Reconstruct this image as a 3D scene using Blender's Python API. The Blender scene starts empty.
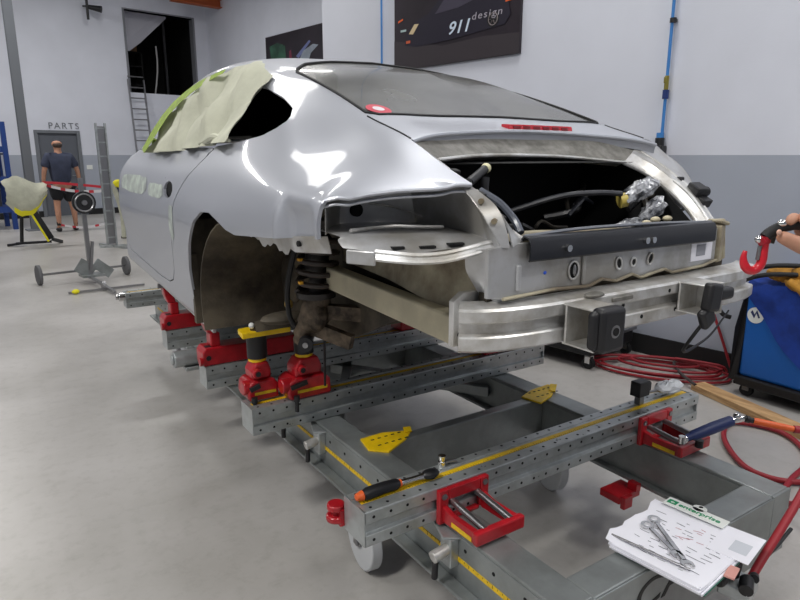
import bpy, bmesh, math, random
import numpy as np
from mathutils import Vector, Matrix
random.seed(7)
PI = math.pi
SC = bpy.context.scene
COL = SC.collection

# ------------------------------------------------------------------ camera, world, lights, exposure
cam_d = bpy.data.cameras.new('camera'); cam = bpy.data.objects.new('camera', cam_d); COL.objects.link(cam)
cam.location = (0, 0, 1.5)
cam.rotation_euler = (math.radians(90-13.02), 0, math.radians(-33.44))
cam_d.sensor_width = 36; cam_d.lens = 627/800*36; cam_d.clip_end = 200
SC.camera = cam
world = bpy.data.worlds.new('world'); SC.world = world; world.use_nodes = True
bg = world.node_tree.nodes['Background']; bg.inputs[0].default_value = (0.80, 0.86, 1.0, 1); bg.inputs[1].default_value = 0.21
SC.view_settings.view_transform = 'Standard'; SC.view_settings.look = 'None'
SC.view_settings.gamma = 1; SC.view_settings.use_curve_mapping = False
SC.view_settings.exposure = 0.04
# room frame: the walls run 8.5 degrees off the bench
RA = math.radians(8.5)
RD = Vector((-math.sin(RA), math.cos(RA), 0)); RN = Vector((math.cos(RA), math.sin(RA), 0))
RM = Matrix(((RN.x, RD.x, 0, 0), (RN.y, RD.y, 0, 0), (0, 0, 1, 0), (0, 0, 0, 1)))
CEIL = 6.4
LAMPS = [(-2.8, 1.4, 215, 1.5, .5), (-2.6, 4.6, 60, 1.5, .5), (2.8, -1.8, 100, 1.5, .5), (3.3, 2.6, 80, 1.5, .5), (-.6, -3.0, 100, 1.5, .5), (2.9, 7.4, 75, 2.6, 1.1),
         (-4.5, 8.5, 50, 1.5, .5), (6.3, 9.5, 30, 1.5, .5), (1.0, 13.6, 170, 1.5, .5), (5.0, 13.8, 70, 1.5, .5), (-5.4, 1.5, 90, 1.5, .5)]  # right-wall, behind-camera and far-left lamps are added to brighten wall, tail and floor
def lamp_light(m, l, w, sx, sy):
    ld = bpy.data.lights.new('lamp_light', 'AREA'); ld.shape = 'RECTANGLE'; ld.size = sx; ld.size_y = sy
    ld.energy = w; ld.color = (1.0, 0.985, 0.96)
    o = bpy.data.objects.new('lamp_light', ld); COL.objects.link(o)
    o.matrix_world = RM @ Matrix.Translation((m, l, CEIL-0.62))
for lamp in LAMPS: lamp_light(*lamp)

# ------------------------------------------------------------------ materials
def mat(name, col, rough=.5, metal=0., var=.0, vscale=8., bump=0., bscale=60., coat=0., col2=None, stretch=None, spec=None, rvar=0.):
    m = bpy.data.materials.new(name); m.use_nodes = True
    nt = m.node_tree; b = nt.nodes['Principled BSDF']; N = nt.nodes.new; L = nt.links.new
    b.inputs['Base Color'].default_value = (*col, 1); b.inputs['Roughness'].default_value = rough
    b.inputs['Metallic'].default_value = metal; b.inputs['Coat Weight'].default_value = coat
    b.inputs['Coat Roughness'].default_value = .06
    if spec is not None: b.inputs['Specular IOR Level'].default_value = spec
    tc = N('ShaderNodeTexCoord'); src = tc.outputs['Object']
    if stretch:
        mp = N('ShaderNodeMapping'); mp.inputs['Scale'].default_value = stretch; L(src, mp.inputs[0]); src = mp.outputs[0]
    if var > 0 or col2:
        n = N('ShaderNodeTexNoise'); n.inputs['Scale'].default_value = vscale; n.inputs['Detail'].default_value = 6
        n.inputs['Roughness'].default_value = .6
        L(src, n.inputs['Vector'])
        r = N('ShaderNodeValToRGB'); L(n.outputs[0], r.inputs[0])
        c2 = col2 or tuple(c*(1-var) for c in col)
        r.color_ramp.elements[0].position = .38; r.color_ramp.elements[1].position = .62
        r.color_ramp.elements[0].color = (*c2, 1); r.color_ramp.elements[1].color = (*[min(1, c*(1+var*.4)) for c in col], 1)
        L(r.outputs[0], b.inputs['Base Color'])
        if rvar:
            mr = N('ShaderNodeMapRange'); L(n.outputs[0], mr.inputs[0]); mr.inputs[1].default_value = .3; mr.inputs[2].default_value = .7
            mr.inputs[3].default_value = rough-rvar; mr.inputs[4].default_value = rough+rvar; L(mr.outputs[0], b.inputs['Roughness'])
    if bump > 0:
        n2 = N('ShaderNodeTexNoise'); n2.inputs['Scale'].default_value = bscale; n2.inputs['Detail'].default_value = 4
        L(src, n2.inputs['Vector']); bp = N('ShaderNodeBump'); bp.inputs['Strength'].default_value = bump; bp.inputs['Distance'].default_value = .01
        L(n2.outputs[0], bp.inputs['Height']); L(bp.outputs[0], b.inputs['Normal'])
    return m
def emis(name, col, e):
    m = bpy.data.materials.new(name); m.use_nodes = True; b = m.node_tree.nodes['Principled BSDF']
    b.inputs['Base Color'].default_value = (*col, 1); b.inputs['Emission Color'].default_value = (*col, 1); b.inputs['Emission Strength'].default_value = e
    return m
def lin(r, g, b):
    f = lambda c: (c/255/12.92 if c/255 <= .04045 else ((c/255+.055)/1.055)**2.4)
    return (f(r), f(g), f(b))
silver = mat('silver_paint', lin(176, 179, 187), .44, .45, coat=.4)
silver_in = mat('bare_silver', lin(192, 193, 195), .36, .5, var=.08, vscale=6, col2=lin(160, 157, 151))
silver_dusty = mat('dusty_silver', lin(142, 140, 134), .5, .4, var=.1, vscale=22, col2=lin(112, 110, 104))
tan_metal = mat('primed_tan', lin(176, 168, 144), .5, .1, var=.2, vscale=6, col2=lin(116, 104, 84))
dark_liner = mat('underseal', lin(88, 80, 66), .7, 0, var=.3, vscale=5, col2=lin(50, 44, 36), bump=.2)
black_in = mat('interior_black', lin(16, 16, 17), .8)  # near black; carries the shade inside the cabin and engine bay
blackm = mat('black_plastic', lin(24, 24, 27), .45)
rubber = mat('rubber', lin(20, 20, 22), .65)
glass_dark = mat('dusty_glass', lin(96, 96, 92), .25, 0, var=.2, vscale=3.0, col2=lin(74, 74, 71), coat=.3)
galv = mat('galvanised_steel', lin(182, 187, 188), .33, .6, var=.06, vscale=12, col2=lin(160, 164, 164), rvar=.06)
galv_b = mat('galvanised_beam', lin(152, 157, 157), .36, .55, var=.08, vscale=5, col2=lin(132, 136, 135), rvar=.06)
alu = mat('aluminium', lin(220, 220, 219), .34, .55, var=.06, vscale=9, col2=lin(178, 174, 166))
chrome = mat('chrome', lin(215, 215, 215), .15, 1.)
steel = mat('steel', lin(150, 150, 152), .3, .9)
redm = mat('red_enamel', lin(176, 22, 34), .35, .05, var=.25, vscale=14, coat=.3)
red_hose = mat('red_rubber', lin(150, 34, 44), .5)
yellow = mat('yellow_enamel', lin(236, 196, 12), .42, 0, var=.12, vscale=20)
ruler_y = mat('ruler_yellow', lin(226, 186, 22), .45, 0, var=.15, vscale=40)
tick = mat('tick_black', lin(30, 26, 12), .6)
hole = mat('drilled_hole_dark', lin(14, 14, 15), .9)
paper = mat('masking_paper', lin(192, 193, 174), .75, 0, var=.10, vscale=10, bump=.15, bscale=18)
tape_g = mat('green_tape', lin(150, 176, 66), .6, 0, var=.2, vscale=30)
tape_y = mat('yellow_tape', lin(236, 226, 30), .6)
white_p = mat('white_paper', lin(236, 236, 244), .7)
white_pl = mat('white_plastic', lin(225, 228, 224), .5)
green_pl = mat('green_board', lin(18, 104, 84), .4)
green_ink = mat('green_ink', lin(20, 140, 90), .6)
ink = mat('grey_ink', lin(130, 130, 140), .8)
blue_pl = mat('blue_cover', lin(12, 96, 190), .4)
blue_cl = mat('blue_cloth', lin(24, 60, 150), .85, 0, var=.3, vscale=9)
ochre = mat('ochre_leather', lin(178, 128, 44), .8, 0, var=.3, vscale=20)
blue_rack = mat('blue_steel', lin(28, 62, 130), .5)
orange = mat('orange_plastic', lin(226, 98, 40), .45)
navy = mat('navy_grip', lin(30, 44, 92), .5)
wood = mat('pine', lin(204, 168, 122), .6, 0, var=.3, vscale=6, stretch=(3, .6, 14), col2=lin(168, 128, 84))
skin = mat('skin', lin(190, 140, 115), .55, 0, var=.1, vscale=30)
hairm = mat('short_hair', lin(70, 58, 52), .8)
shirt = mat('navy_cotton', lin(58, 64, 84), .9, 0, var=.15, vscale=10)
shorts_m = mat('black_cotton', lin(24, 25, 30), .9)
grey_door = mat('grey_door_paint', lin(92, 96, 104), .5)
grey_col = mat('grey_column_paint', lin(110, 114, 120), .5)
orange_steel = mat('orange_steel', lin(170, 84, 40), .6)
tail_red = mat('red_lens', lin(190, 10, 34), .25, coat=.6)
bluepipe = mat('blue_pipe_paint', lin(60, 128, 196), .4)
caster_w = mat('caster_grey', lin(196, 198, 200), .5)
plastic_bag = mat('clear_film', lin(190, 192, 196), .18, .35, var=.5, vscale=30, col2=lin(70, 72, 78), bump=.8, bscale=40)
poster_bg = mat('poster_dark', lin(38, 30, 38), .35, 0, var=.3, vscale=2)
poster_gr = mat('poster_asphalt', lin(58, 52, 56), .35)
red_t = mat('barrier_tape_red', lin(200, 50, 64), .5)
white_t = mat('barrier_tape_white', lin(225, 222, 226), .5)
filler = mat('filler_patch', lin(190, 200, 190), .6, .1, var=.3, vscale=12, col2=lin(160, 166, 164))

def wall_mat(name, up, lo):
    m = mat(name, up, .55); nt = m.node_tree; b = nt.nodes['Principled BSDF']; N = nt.nodes.new; L = nt.links.new
    g = N('ShaderNodeNewGeometry'); s = N('ShaderNodeSeparateXYZ'); L(g.outputs['Position'], s.inputs[0])
    t = N('ShaderNodeMath'); t.operation = 'GREATER_THAN'; t.inputs[1].default_value = 1.5; L(s.outputs['Z'], t.inputs[0])
    n = N('ShaderNodeTexNoise'); n.inputs['Scale'].default_value = 1.3; n.inputs['Detail'].default_value = 5; L(g.outputs['Position'], n.inputs['Vector'])
    mx = N('ShaderNodeMix'); mx.data_type = 'RGBA'; L(t.outputs[0], mx.inputs[0]); mx.inputs[6].default_value = (*lo, 1); mx.inputs[7].default_value = (*up, 1)
    mr = N('ShaderNodeMapRange'); L(n.outputs[0], mr.inputs[0]); mr.inputs[1].default_value = .3; mr.inputs[2].default_value = .7; mr.inputs[3].default_value = .94; mr.inputs[4].default_value = 1.03
    m2 = N('ShaderNodeMix'); m2.data_type = 'RGBA'; m2.blend_type = 'MULTIPLY'; m2.inputs[0].default_value = 1
    L(mx.outputs[2], m2.inputs[6]); L(mr.outputs[0], m2.inputs[7]); L(m2.outputs[2], b.inputs['Base Color'])
    n3 = N('ShaderNodeTexNoise'); n3.inputs['Scale'].default_value = 90; L(g.outputs['Position'], n3.inputs['Vector'])
    bp = N('ShaderNodeBump'); bp.inputs['Strength'].default_value = .12; bp.inputs['Distance'].default_value = .004; L(n3.outputs[0], bp.inputs['Height']); L(bp.outputs[0], b.inputs['Normal'])
    return m
wall_m = wall_mat('wall_paint', lin(216, 219, 229), lin(166, 172, 184))
ceil_m = mat('ceiling_paint', lin(150, 150, 155), .8)
def floor_mat():
    m = mat('sealed_concrete', lin(150, 145, 136), .3, 0); nt = m.node_tree; b = nt.nodes['Principled BSDF']; N = nt.nodes.new; L = nt.links.new
    g = N('ShaderNodeNewGeometry'); r = N('ShaderNodeValToRGB')
    n = N('ShaderNodeTexNoise'); n.inputs['Scale'].default_value = .9; n.inputs['Detail'].default_value = 8; n.inputs['Roughness'].default_value = .6; L(g.outputs['Position'], n.inputs['Vector'])
    L(n.outputs[0], r.inputs[0]); r.color_ramp.elements[0].position = .35; r.color_ramp.elements[1].position = .65
    r.color_ramp.elements[0].color = (*lin(164, 161, 156), 1); r.color_ramp.elements[1].color = (*lin(188, 185, 182), 1)
    n2 = N('ShaderNodeTexNoise'); n2.inputs['Scale'].default_value = 14; n2.inputs['Detail'].default_value = 8; n2.inputs['Roughness'].default_value = .7; L(g.outputs['Position'], n2.inputs['Vector'])
    r2 = N('ShaderNodeValToRGB'); L(n2.outputs[0], r2.inputs[0]); r2.color_ramp.elements[0].position = .28; r2.color_ramp.elements[1].position = .5
    r2.color_ramp.elements[0].color = (.86, .855, .845, 1); r2.color_ramp.elements[1].color = (1, 1, 1, 1)
    mx = N('ShaderNodeMix'); mx.data_type = 'RGBA'; mx.blend_type = 'MULTIPLY'; mx.inputs[0].default_value = 1
    L(r.outputs[0], mx.inputs[6]); L(r2.outputs[0], mx.inputs[7]); L(mx.outputs[2], b.inputs['Base Color'])
    mr = N('ShaderNodeMapRange'); L(n.outputs[0], mr.inputs[0]); mr.inputs[1].default_value = .3; mr.inputs[2].default_value = .7; mr.inputs[3].default_value = .28; mr.inputs[4].default_value = .42; L(mr.outputs[0], b.inputs['Roughness'])
    return m
floor_m = floor_mat()

# ------------------------------------------------------------------ mesh builder
def axes(d):
    d = Vector(d).normalized(); a = Vector((0, 0, 1)) if abs(d.z) < .9 else Vector((1, 0, 0))
    u = d.cross(a).normalized(); return d, u, d.cross(u).normalized()
def catmull(P, n=6, closed=False):
    P = [Vector(p) for p in P]; out = []; m = len(P)
    rng = m if closed else m-1
    for i in range(rng):
        if closed: a, b, c, d = P[i-1], P[i], P[(i+1) % m], P[(i+2) % m]
        else: a, b, c, d = P[max(i-1, 0)], P[i], P[i+1], P[min(i+2, m-1)]
        for k in range(n):
            t = k/n; out.append(.5*((2*b)+(c-a)*t+(2*a-5*b+4*c-d)*t*t+(3*b-a-3*c+d)*t**3))
    if not closed: out.append(P[-1])
    return out
class B:
    def __init__(s, M=None): s.v = []; s.f = []; s.M = M
    def add(s, vs, fs):
        k = len(s.v); s.v += [tuple((s.M @ Vector(v)) if s.M else v) for v in vs]; s.f += [tuple(i+k for i in f) for f in fs]; return s
    def box(s, a, b, R=None, c=None):
        x0, y0, z0 = a; x1, y1, z1 = b
        vs = [Vector(p) for p in ((x0,y0,z0),(x1,y0,z0),(x1,y1,z0),(x0,y1,z0),(x0,y0,z1),(x1,y0,z1),(x1,y1,z1),(x0,y1,z1))]
        if R is not None:
            o = Vector(c) if c else Vector(((x0+x1)/2, (y0+y1)/2, (z0+z1)/2)); vs = [o+R @ (v-o) for v in vs]
        return s.add(vs, [(0,3,2,1),(4,5,6,7),(0,1,5,4),(1,2,6,5),(2,3,7,6),(3,0,4,7)])
    def bar(s, p0, p1, w, h, up=(0,0,1)):
        p0 = Vector(p0); p1 = Vector(p1); d = (p1-p0).normalized(); up = Vector(up); u = d.cross(up).normalized(); q = u.cross(d)
        vs = [p+u*a*w/2+q*b*h/2 for p in (p0, p1) for a, b in ((-1,-1),(1,-1),(1,1),(-1,1))]
        return s.add(vs, [(3,2,1,0),(4,5,6,7),(0,1,5,4),(1,2,6,5),(2,3,7,6),(3,0,4,7)])
    def cyl(s, p0, p1, r, r2=None, n=16, cap=True):
        p0 = Vector(p0); p1 = Vector(p1); d, u, w = axes(p1-p0); r2 = r if r2 is None else r2
        vs = [p+(u*math.cos(2*PI*k/n)+w*math.sin(2*PI*k/n))*q for p, q in ((p0, r), (p1, r2)) for k in range(n)]
        fs = [(k, (k+1) % n, n+(k+1) % n, n+k) for k in range(n)]
        if cap: fs += [tuple(range(n-1, -1, -1)), tuple(range(n, 2*n))]
        return s.add(vs, fs)
    def tube(s, P, r, n=8, closed=False):
        P = [Vector(p) for p in P]; m = len(P); rs = r if isinstance(r, (list, tuple)) else [r]*m
        u = None; vs = []
        for i, p in enumerate(P):
            a = P[i-1] if (i > 0 or closed) else p; b = P[(i+1) % m] if (i < m-1 or closed) else p
            d = (b-a).normalized()
            if u is None: _, u, _ = axes(d)
            u = (u-d*u.dot(d)).normalized(); w = d.cross(u)
            vs += [p+(u*math.cos(2*PI*k/n)+w*math.sin(2*PI*k/n))*rs[i] for k in range(n)]
        fs = [(i*n+k, i*n+(k+1) % n, ((i+1) % m)*n+(k+1) % n, ((i+1) % m)*n+k) for i in range(m if closed else m-1) for k in range(n)]
        if not closed: fs += [tuple(range(n-1, -1, -1)), tuple(range((m-1)*n, m*n))]
        return s.add(vs, fs)
    def prism(s, poly, e):
        """poly = 3D points, extruded by vector e"""
        e = Vector(e); n = len(poly); P = [Vector(p) for p in poly]
        vs = P+[p+e for p in P]
        nrm = sum((P[i].cross(P[(i+1) % n]) for i in range(n)), Vector())
        fs = [tuple(range(n)), tuple(range(2*n-1, n-1, -1))]+[(i, n+i, n+(i+1) % n, (i+1) % n) for i in range(n)]
        if nrm.dot(e) > 0: fs = [tuple(reversed(f)) for f in fs]
        return s.add(vs, fs)
    def strip(s, A, Bc, closed=False):
        n = len(A); return s.add(list(A)+list(Bc), [(i, (i+1) % n, n+(i+1) % n, n+i) for i in range(n if closed else n-1)])
    def ball(s, c, r, n=12, m=8, sc=(1,1,1)):
        c = Vector(c); vs = [c+Vector((0,0,-r*sc[2]))]
        for i in range(1, m):
            t = -PI/2+PI*i/m; vs += [c+Vector((r*math.cos(t)*math.cos(2*PI*k/n)*sc[0], r*math.cos(t)*math.sin(2*PI*k/n)*sc[1], r*math.sin(t)*sc[2])) for k in range(n)]
        vs.append(c+Vector((0,0,r*sc[2]))); L = len(vs)-1
        fs = [(0, 1+(k+1) % n, 1+k) for k in range(n)]+[(L-n+k, L-n+(k+1) % n, L) for k in range(n)]
        fs += [(1+i*n+k, 1+i*n+(k+1) % n, 1+(i+1)*n+(k+1) % n, 1+(i+1)*n+k) for i in range(m-2) for k in range(n)]
        return s.add(vs, fs)
def root_loc(o):
    while o.parent: o = o.parent
    return o.location
def mk(name, b, m, loc=(0,0,0), smooth=True, bevel=0, seg=2, solid=0, off=0, ang=40, recalc=False):
    me = bpy.data.meshes.new(name); L = Vector(loc)
    me.from_pydata([tuple(Vector(v)-L) for v in b.v], [], b.f); me.materials.append(m)
    if recalc:
        bm = bmesh.new(); bm.from_mesh(me); bmesh.ops.recalc_face_normals(bm, faces=bm.faces); bm.to_mesh(me); bm.free()
    me.polygons.foreach_set('use_smooth', [bool(smooth)]*len(me.polygons))
    if smooth and ang is not None:
        try: me.set_sharp_from_angle(angle=math.radians(ang))
        except Exception: pass
    o = bpy.data.objects.new(name, me); COL.objects.link(o); o.location = L
    if solid:
        s = o.modifiers.new('thickness', 'SOLIDIFY'); s.thickness = solid; s.offset = off
        if smooth: e = o.modifiers.new('crisp_rim', 'EDGE_SPLIT'); e.split_angle = math.radians(50); e.use_edge_sharp = False
    if bevel:
        v = o.modifiers.new('bevel', 'BEVEL'); v.width = bevel; v.segments = seg; v.limit_method = 'ANGLE'; v.angle_limit = math.radians(35)
    return o
def part(name, b, m, parent, label=None, **k):
    o = mk(name, b, m, root_loc(parent), **k); o.location = (0,0,0); o.parent = parent
    if label: o['label'] = label
    return o
def stuff(o): o['kind'] = 'stuff'; return o
def thing(name, label, cat, loc, group=None):
    o = bpy.data.objects.new(name, None); COL.objects.link(o); o.location = loc; o.empty_display_size = .1
    o['label'] = label; o['category'] = cat
    if group: o['group'] = group
    return o
def single(name, b, m, label, cat, group=None, **k):
    V = np.array([tuple(v) for v in b.v]); lo = V.min(0); hi = V.max(0)
    o = mk(name, b, m, ((lo[0]+hi[0])/2, (lo[1]+hi[1])/2, lo[2]), **k); o['label'] = label; o['category'] = cat
    if group: o['group'] = group
    return o
def struct(name, b, m, **k):
    o = mk(name, b, m, **k); o['kind'] = 'structure'; return o
def dup(o, off, label=None, parent=None):
    c = o.copy(); COL.objects.link(c)
    if parent is None: c.location = Vector(o.location)+Vector(off)
    else: c.parent = parent
    if label: c['label'] = label
    for ch in o.children: dup(ch, off, None, c)
    return c
def text_mesh(txt, size, extr, shear=0, bold=0, sp=1.0):
    cu = bpy.data.curves.new('t', 'FONT'); cu.body = txt; cu.size = size; cu.extrude = extr; cu.shear = shear; cu.offset = bold; cu.space_character = sp
    o = bpy.data.objects.new('t', cu); me = bpy.data.meshes.new_from_object(o)
    vs = [tuple(v.co) for v in me.vertices]; fs = [tuple(p.vertices) for p in me.polygons]
    bpy.data.objects.remove(o); bpy.data.curves.remove(cu); bpy.data.meshes.remove(me); return vs, fs
def text(name, txt, size, M, m, parent=None, shear=0, bold=0, sp=1.0, extr=.0008, w=None):
    vs, fs = text_mesh(txt, size, extr, shear, bold, sp)
    if w:
        x0 = min(v[0] for v in vs); x1 = max(v[0] for v in vs); vs = [((v[0]-x0)*w/(x1-x0), v[1], v[2]) for v in vs]
    b = B(M); b.add(vs, fs)
    return part(name, b, m, parent, smooth=False) if parent else b
def frame(o, x, y):
    """matrix: local x -> world x, local y -> world y, at o"""
    x = Vector(x).normalized(); z = x.cross(Vector(y)).normalized(); y = z.cross(x)
    return Matrix(((x.x, y.x, z.x, o[0]), (x.y, y.y, z.y, o[1]), (x.z, y.z, z.z, o[2]), (0,0,0,1)))
def skin_obj(name, joints, edges, m, loc, parent=None, sub=2, root=0):
    me = bpy.data.meshes.new(name); L = Vector(loc)
    me.from_pydata([tuple(Vector(j[:3])-L) for j in joints], edges, []); me.materials.append(m)
    o = bpy.data.objects.new(name, me); COL.objects.link(o)
    md = o.modifiers.new('skin', 'SKIN'); md.use_smooth_shade = True
    sv = me.skin_vertices[0].data
    for i, j in enumerate(joints): sv[i].radius = (j[3], j[4] if len(j) > 4 else j[3]); sv[i].use_root = (i == root)
    s = o.modifiers.new('subsurf', 'SUBSURF'); s.levels = sub; s.render_levels = sub
    # bake the skinned surface into one plain mesh
    dg = bpy.context.evaluated_depsgraph_get(); dg.update(); ev = o.evaluated_get(dg); nm = bpy.data.meshes.new_from_object(ev)
    o.modifiers.clear(); o.data = nm; nm.polygons.foreach_set('use_smooth', [True]*len(nm.polygons))
    if not nm.materials: nm.materials.append(m)
    if parent: o.parent = parent; o.location = (0,0,0)
    else: o.location = L
    return o

CX=1.54
def zs(Y): return .78+.045*(Y-2.6)
def low(Y,sm,sh,zm=1.22,zh=1.39):
    z=zs(Y); return [(.76,z),(.815,z+.03),(sm-.02,z+.2),(sm,zm),(sh,zh)]
TAB=[
(1.10,[(.44,1.10),(.46,1.14),(.48,1.20),(.50,1.26),(.51,1.33),(.50,1.38),(.48,1.40),(.45,1.41),(.25,1.415),(0,1.42)]),
(1.19,[(.56,1.08),(.58,1.12),(.60,1.19),(.62,1.26),(.63,1.34),(.62,1.40),(.585,1.42),(.54,1.433),(.28,1.44),(0,1.445)]),
(1.30,[(.76,1.03),(.79,1.08),(.82,1.17),(.845,1.26),(.85,1.35),(.82,1.405),(.68,1.445),(.54,1.475),(.27,1.485),(0,1.49)]),
(1.45,[(.80,.90),(.83,.98),(.865,1.12),(.883,1.26),(.875,1.37),(.80,1.44),(.68,1.49),(.54,1.54),(.27,1.548),(0,1.55)]),
(1.67,[(.79,.80),(.83,.86),(.872,1.05),(.89,1.22),(.875,1.38),(.79,1.475),(.67,1.54),(.54,1.607),(.27,1.612),(0,1.615)]),
(1.90,low(1.9,.89,.868)+[(.775,1.515),(.67,1.62),(.525,1.685),(.28,1.712),(0,1.72)]),
(2.10,low(2.1,.89,.862)+[(.772,1.53),(.64,1.68),(.515,1.745),(.29,1.793),(0,1.81)]),
(2.40,low(2.4,.882,.85)+[(.77,1.523),(.595,1.775),(.49,1.825),(.28,1.857),(0,1.87)]),
(2.80,low(2.8,.868,.842)+[(.77,1.512),(.59,1.82),(.49,1.895),(.27,1.93),(0,1.94)]),
(3.10,low(3.1,.86,.836)+[(.77,1.508),(.595,1.825),(.50,1.905),(.28,1.955),(0,1.966)]),
(3.40,low(3.4,.855,.83)+[(.768,1.505),(.61,1.79),(.52,1.87),(.30,1.935),(0,1.955)]),
(3.60,low(3.6,.852,.828)+[(.765,1.502),(.625,1.745),(.545,1.81),(.32,1.87),(0,1.89)]),
(3.85,low(3.85,.848,.824)+[(.76,1.497),(.66,1.64),(.60,1.69),(.36,1.755),(0,1.78)]),
(4.17,low(4.17,.84,.818)+[(.75,1.49),(.71,1.505),(.66,1.52),(.40,1.57),(0,1.59)]),
]
_Y=np.array([r[0] for r in TAB]);_P=np.array([r[1] for r in TAB],float)
def herm(x,X,V):
    # monotone-ish catmull rom along axis0 of V at positions X
    X=np.asarray(X,float);n=len(X)
    h=np.diff(X).reshape((-1,)+(1,)*(V.ndim-1));dl=np.diff(V,axis=0)/h
    m=np.empty_like(V);m[0]=dl[0];m[-1]=dl[-1]
    m[1:-1]=(dl[:-1]*h[1:]+dl[1:]*h[:-1])/(h[1:]+h[:-1])
    x=np.clip(x,X[0],X[-1]);i=np.clip(np.searchsorted(X,x,side='right')-1,0,n-2)
    hh=(X[i+1]-X[i]);t=(x-X[i])/hh
    sh=(-1,)+(1,)*(V.ndim-1);t=t.reshape(sh);hh=hh.reshape(sh)
    return ((2*t**3-3*t**2+1)*V[i]+(t**3-2*t**2+t)*hh*m[i]+(-2*t**3+3*t**2)*V[i+1]+(t**3-t**2)*hh*m[i+1])
def surf(ys,ts):
    """grid -> arrays s,z of shape (ny,nt)"""
    A=herm(np.asarray(ys,float),_Y,_P)          # ny,10,2
    B=herm(np.asarray(ts,float),np.arange(10),A.transpose(1,0,2)) # nt,ny,2
    return B[:,:,0].T,B[:,:,1].T

# ================================================================== THE ROOM
b = B(); b.box((-14, -9, -.2), (12, 26, 0)); struct('floor', b, floor_m, smooth=False)
b = B(RM); b.box((-13, -5, CEIL), (9, 18, CEIL+.2)); struct('ceiling', b, ceil_m, smooth=False)
b = B(RM); b.box((4.52, -5, 0), (4.9, 6.37, CEIL)); struct('wall_right', b, wall_m, smooth=False)
b = B(RM); b.box((4.9, 6.17, 0), (8.9, 6.37, CEIL)); struct('wall_return', b, wall_m, smooth=False)
b = B(RM); b.box((8.5, 6.37, 0), (8.9, 17.9, CEIL)); struct('wall_side', b, wall_m, smooth=False)
BL = 17.5; OX0, OX1, OZ0, OZ1 = 6.25, 8.10, 3.10, 5.12; DX0, DX1, DZ = 3.93, 4.84, 2.04
b = B(RM)
for x0, x1, z0, z1 in ((-13, DX0, 0, CEIL), (DX0, DX1, DZ, CEIL), (DX1, OX0, 0, CEIL), (OX0, OX1, 0, OZ0), (OX0, OX1, OZ1, CEIL), (OX1, 8.5, 0, CEIL)):
    b.box((x0, BL, z0), (x1, BL+.2, z1))
struct('wall_back', b, wall_m, smooth=False)
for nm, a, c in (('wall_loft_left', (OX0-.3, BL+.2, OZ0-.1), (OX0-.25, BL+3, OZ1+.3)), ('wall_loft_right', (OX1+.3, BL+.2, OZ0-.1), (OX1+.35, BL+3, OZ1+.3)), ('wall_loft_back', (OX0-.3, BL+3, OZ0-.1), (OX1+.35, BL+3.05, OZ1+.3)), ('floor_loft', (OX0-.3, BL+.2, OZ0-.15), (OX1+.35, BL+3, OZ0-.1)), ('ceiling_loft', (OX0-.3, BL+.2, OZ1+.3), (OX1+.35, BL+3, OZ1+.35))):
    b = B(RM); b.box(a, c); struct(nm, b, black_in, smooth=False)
# steel lining of the loft opening
tm = mat('trim_grey', lin(120, 122, 128), .5)
b = B(RM); b.box((OX0-.03, BL-.02, OZ0), (OX0+.02, BL+.2, OZ1)); b.box((OX1-.02, BL-.02, OZ0), (OX1+.03, BL+.2, OZ1)); b.box((OX0-.03, BL-.02, OZ1), (OX1+.03, BL+.2, OZ1+.03))
struct('trim_1', b, tm, smooth=False)
for nm, a, c in (('baseboard_right', (4.505, -5, 0), (4.53, 6.38, .15)), ('baseboard_return', (4.5, 6.36, 0), (8.5, 6.385, .15)), ('baseboard_side', (8.485, 6.37, 0), (8.5, 17.5, .15))):
    b = B(RM); b.box(a, c); struct(nm, b, rubber, smooth=False)
b = B(RM); b.box((-13, BL-.015, 0), (DX0-.06, BL+.01, .15)); b.box((DX1+.06, BL-.015, 0), (8.5, BL+.01, .15)); struct('baseboard_back', b, rubber, smooth=False)
# parts door
d = B(RM); d.box((DX0+.02, BL+.03, .01), (DX1-.02, BL+.08, DZ-.02)); door = struct('door_1', d, grey_door, smooth=False)
fr = B(RM); fr.box((DX0-.06, BL-.03, 0), (DX0+.02, BL+.1, DZ+.05)); fr.box((DX1-.02, BL-.03, 0), (DX1+.06, BL+.1, DZ+.05)); fr.box((DX0+.02, BL-.03, DZ-.02), (DX1-.02, BL+.1, DZ+.05))
part('door_frame', fr, grey_col, door, smooth=False, bevel=.004)
hb = B(RM); hb.cyl((DX1-.1, BL-.03, 1.0), (DX1-.1, BL+.04, 1.0), .012); hb.bar((DX1-.1, BL-.03, 1.0), (DX1-.22, BL-.03, 1.0), .018, .018); part('door_handle', hb, steel, door)
# lettering over the door
sg = text('t', 'PARTS', .21, RM @ frame((4.2, BL-.012, 2.13), (1,0,0), (0,0,1)), None, sp=1.25)
single('door_lettering', sg, grey_col, 'small grey letters PARTS on the wall above the grey door', 'sign', smooth=False)
# outlet
b = B(RM); b.box((4.98, BL-.012, 1.14), (5.12, BL, 1.25)); b.box((5.02, BL-.016, 1.17), (5.04, BL-.01, 1.22)); b.box((5.06, BL-.016, 1.17), (5.08, BL-.01, 1.22))
single('wall_socket', b, white_pl, 'small white socket plate on the grey wall beside the door', 'socket', smooth=False, bevel=.003)
# column
t = thing('steel_column', 'tall grey steel column standing near the blue rack', 'column', RM @ Vector((3.03, 14.5, 0)))
b = B(RM); b.box((2.95, 14.44, 0), (3.11, 14.455, CEIL)); b.box((2.95, 14.555, 0), (3.11, 14.57, CEIL)); b.box((3.02, 14.455, 0), (3.04, 14.555, CEIL)); part('column_shaft', b, grey_col, t, smooth=False)
b = B(RM); b.box((2.86, 14.35, 0), (3.2, 14.65, .03)); part('base_plate', b, grey_col, t, smooth=False, bevel=.004)
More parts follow.
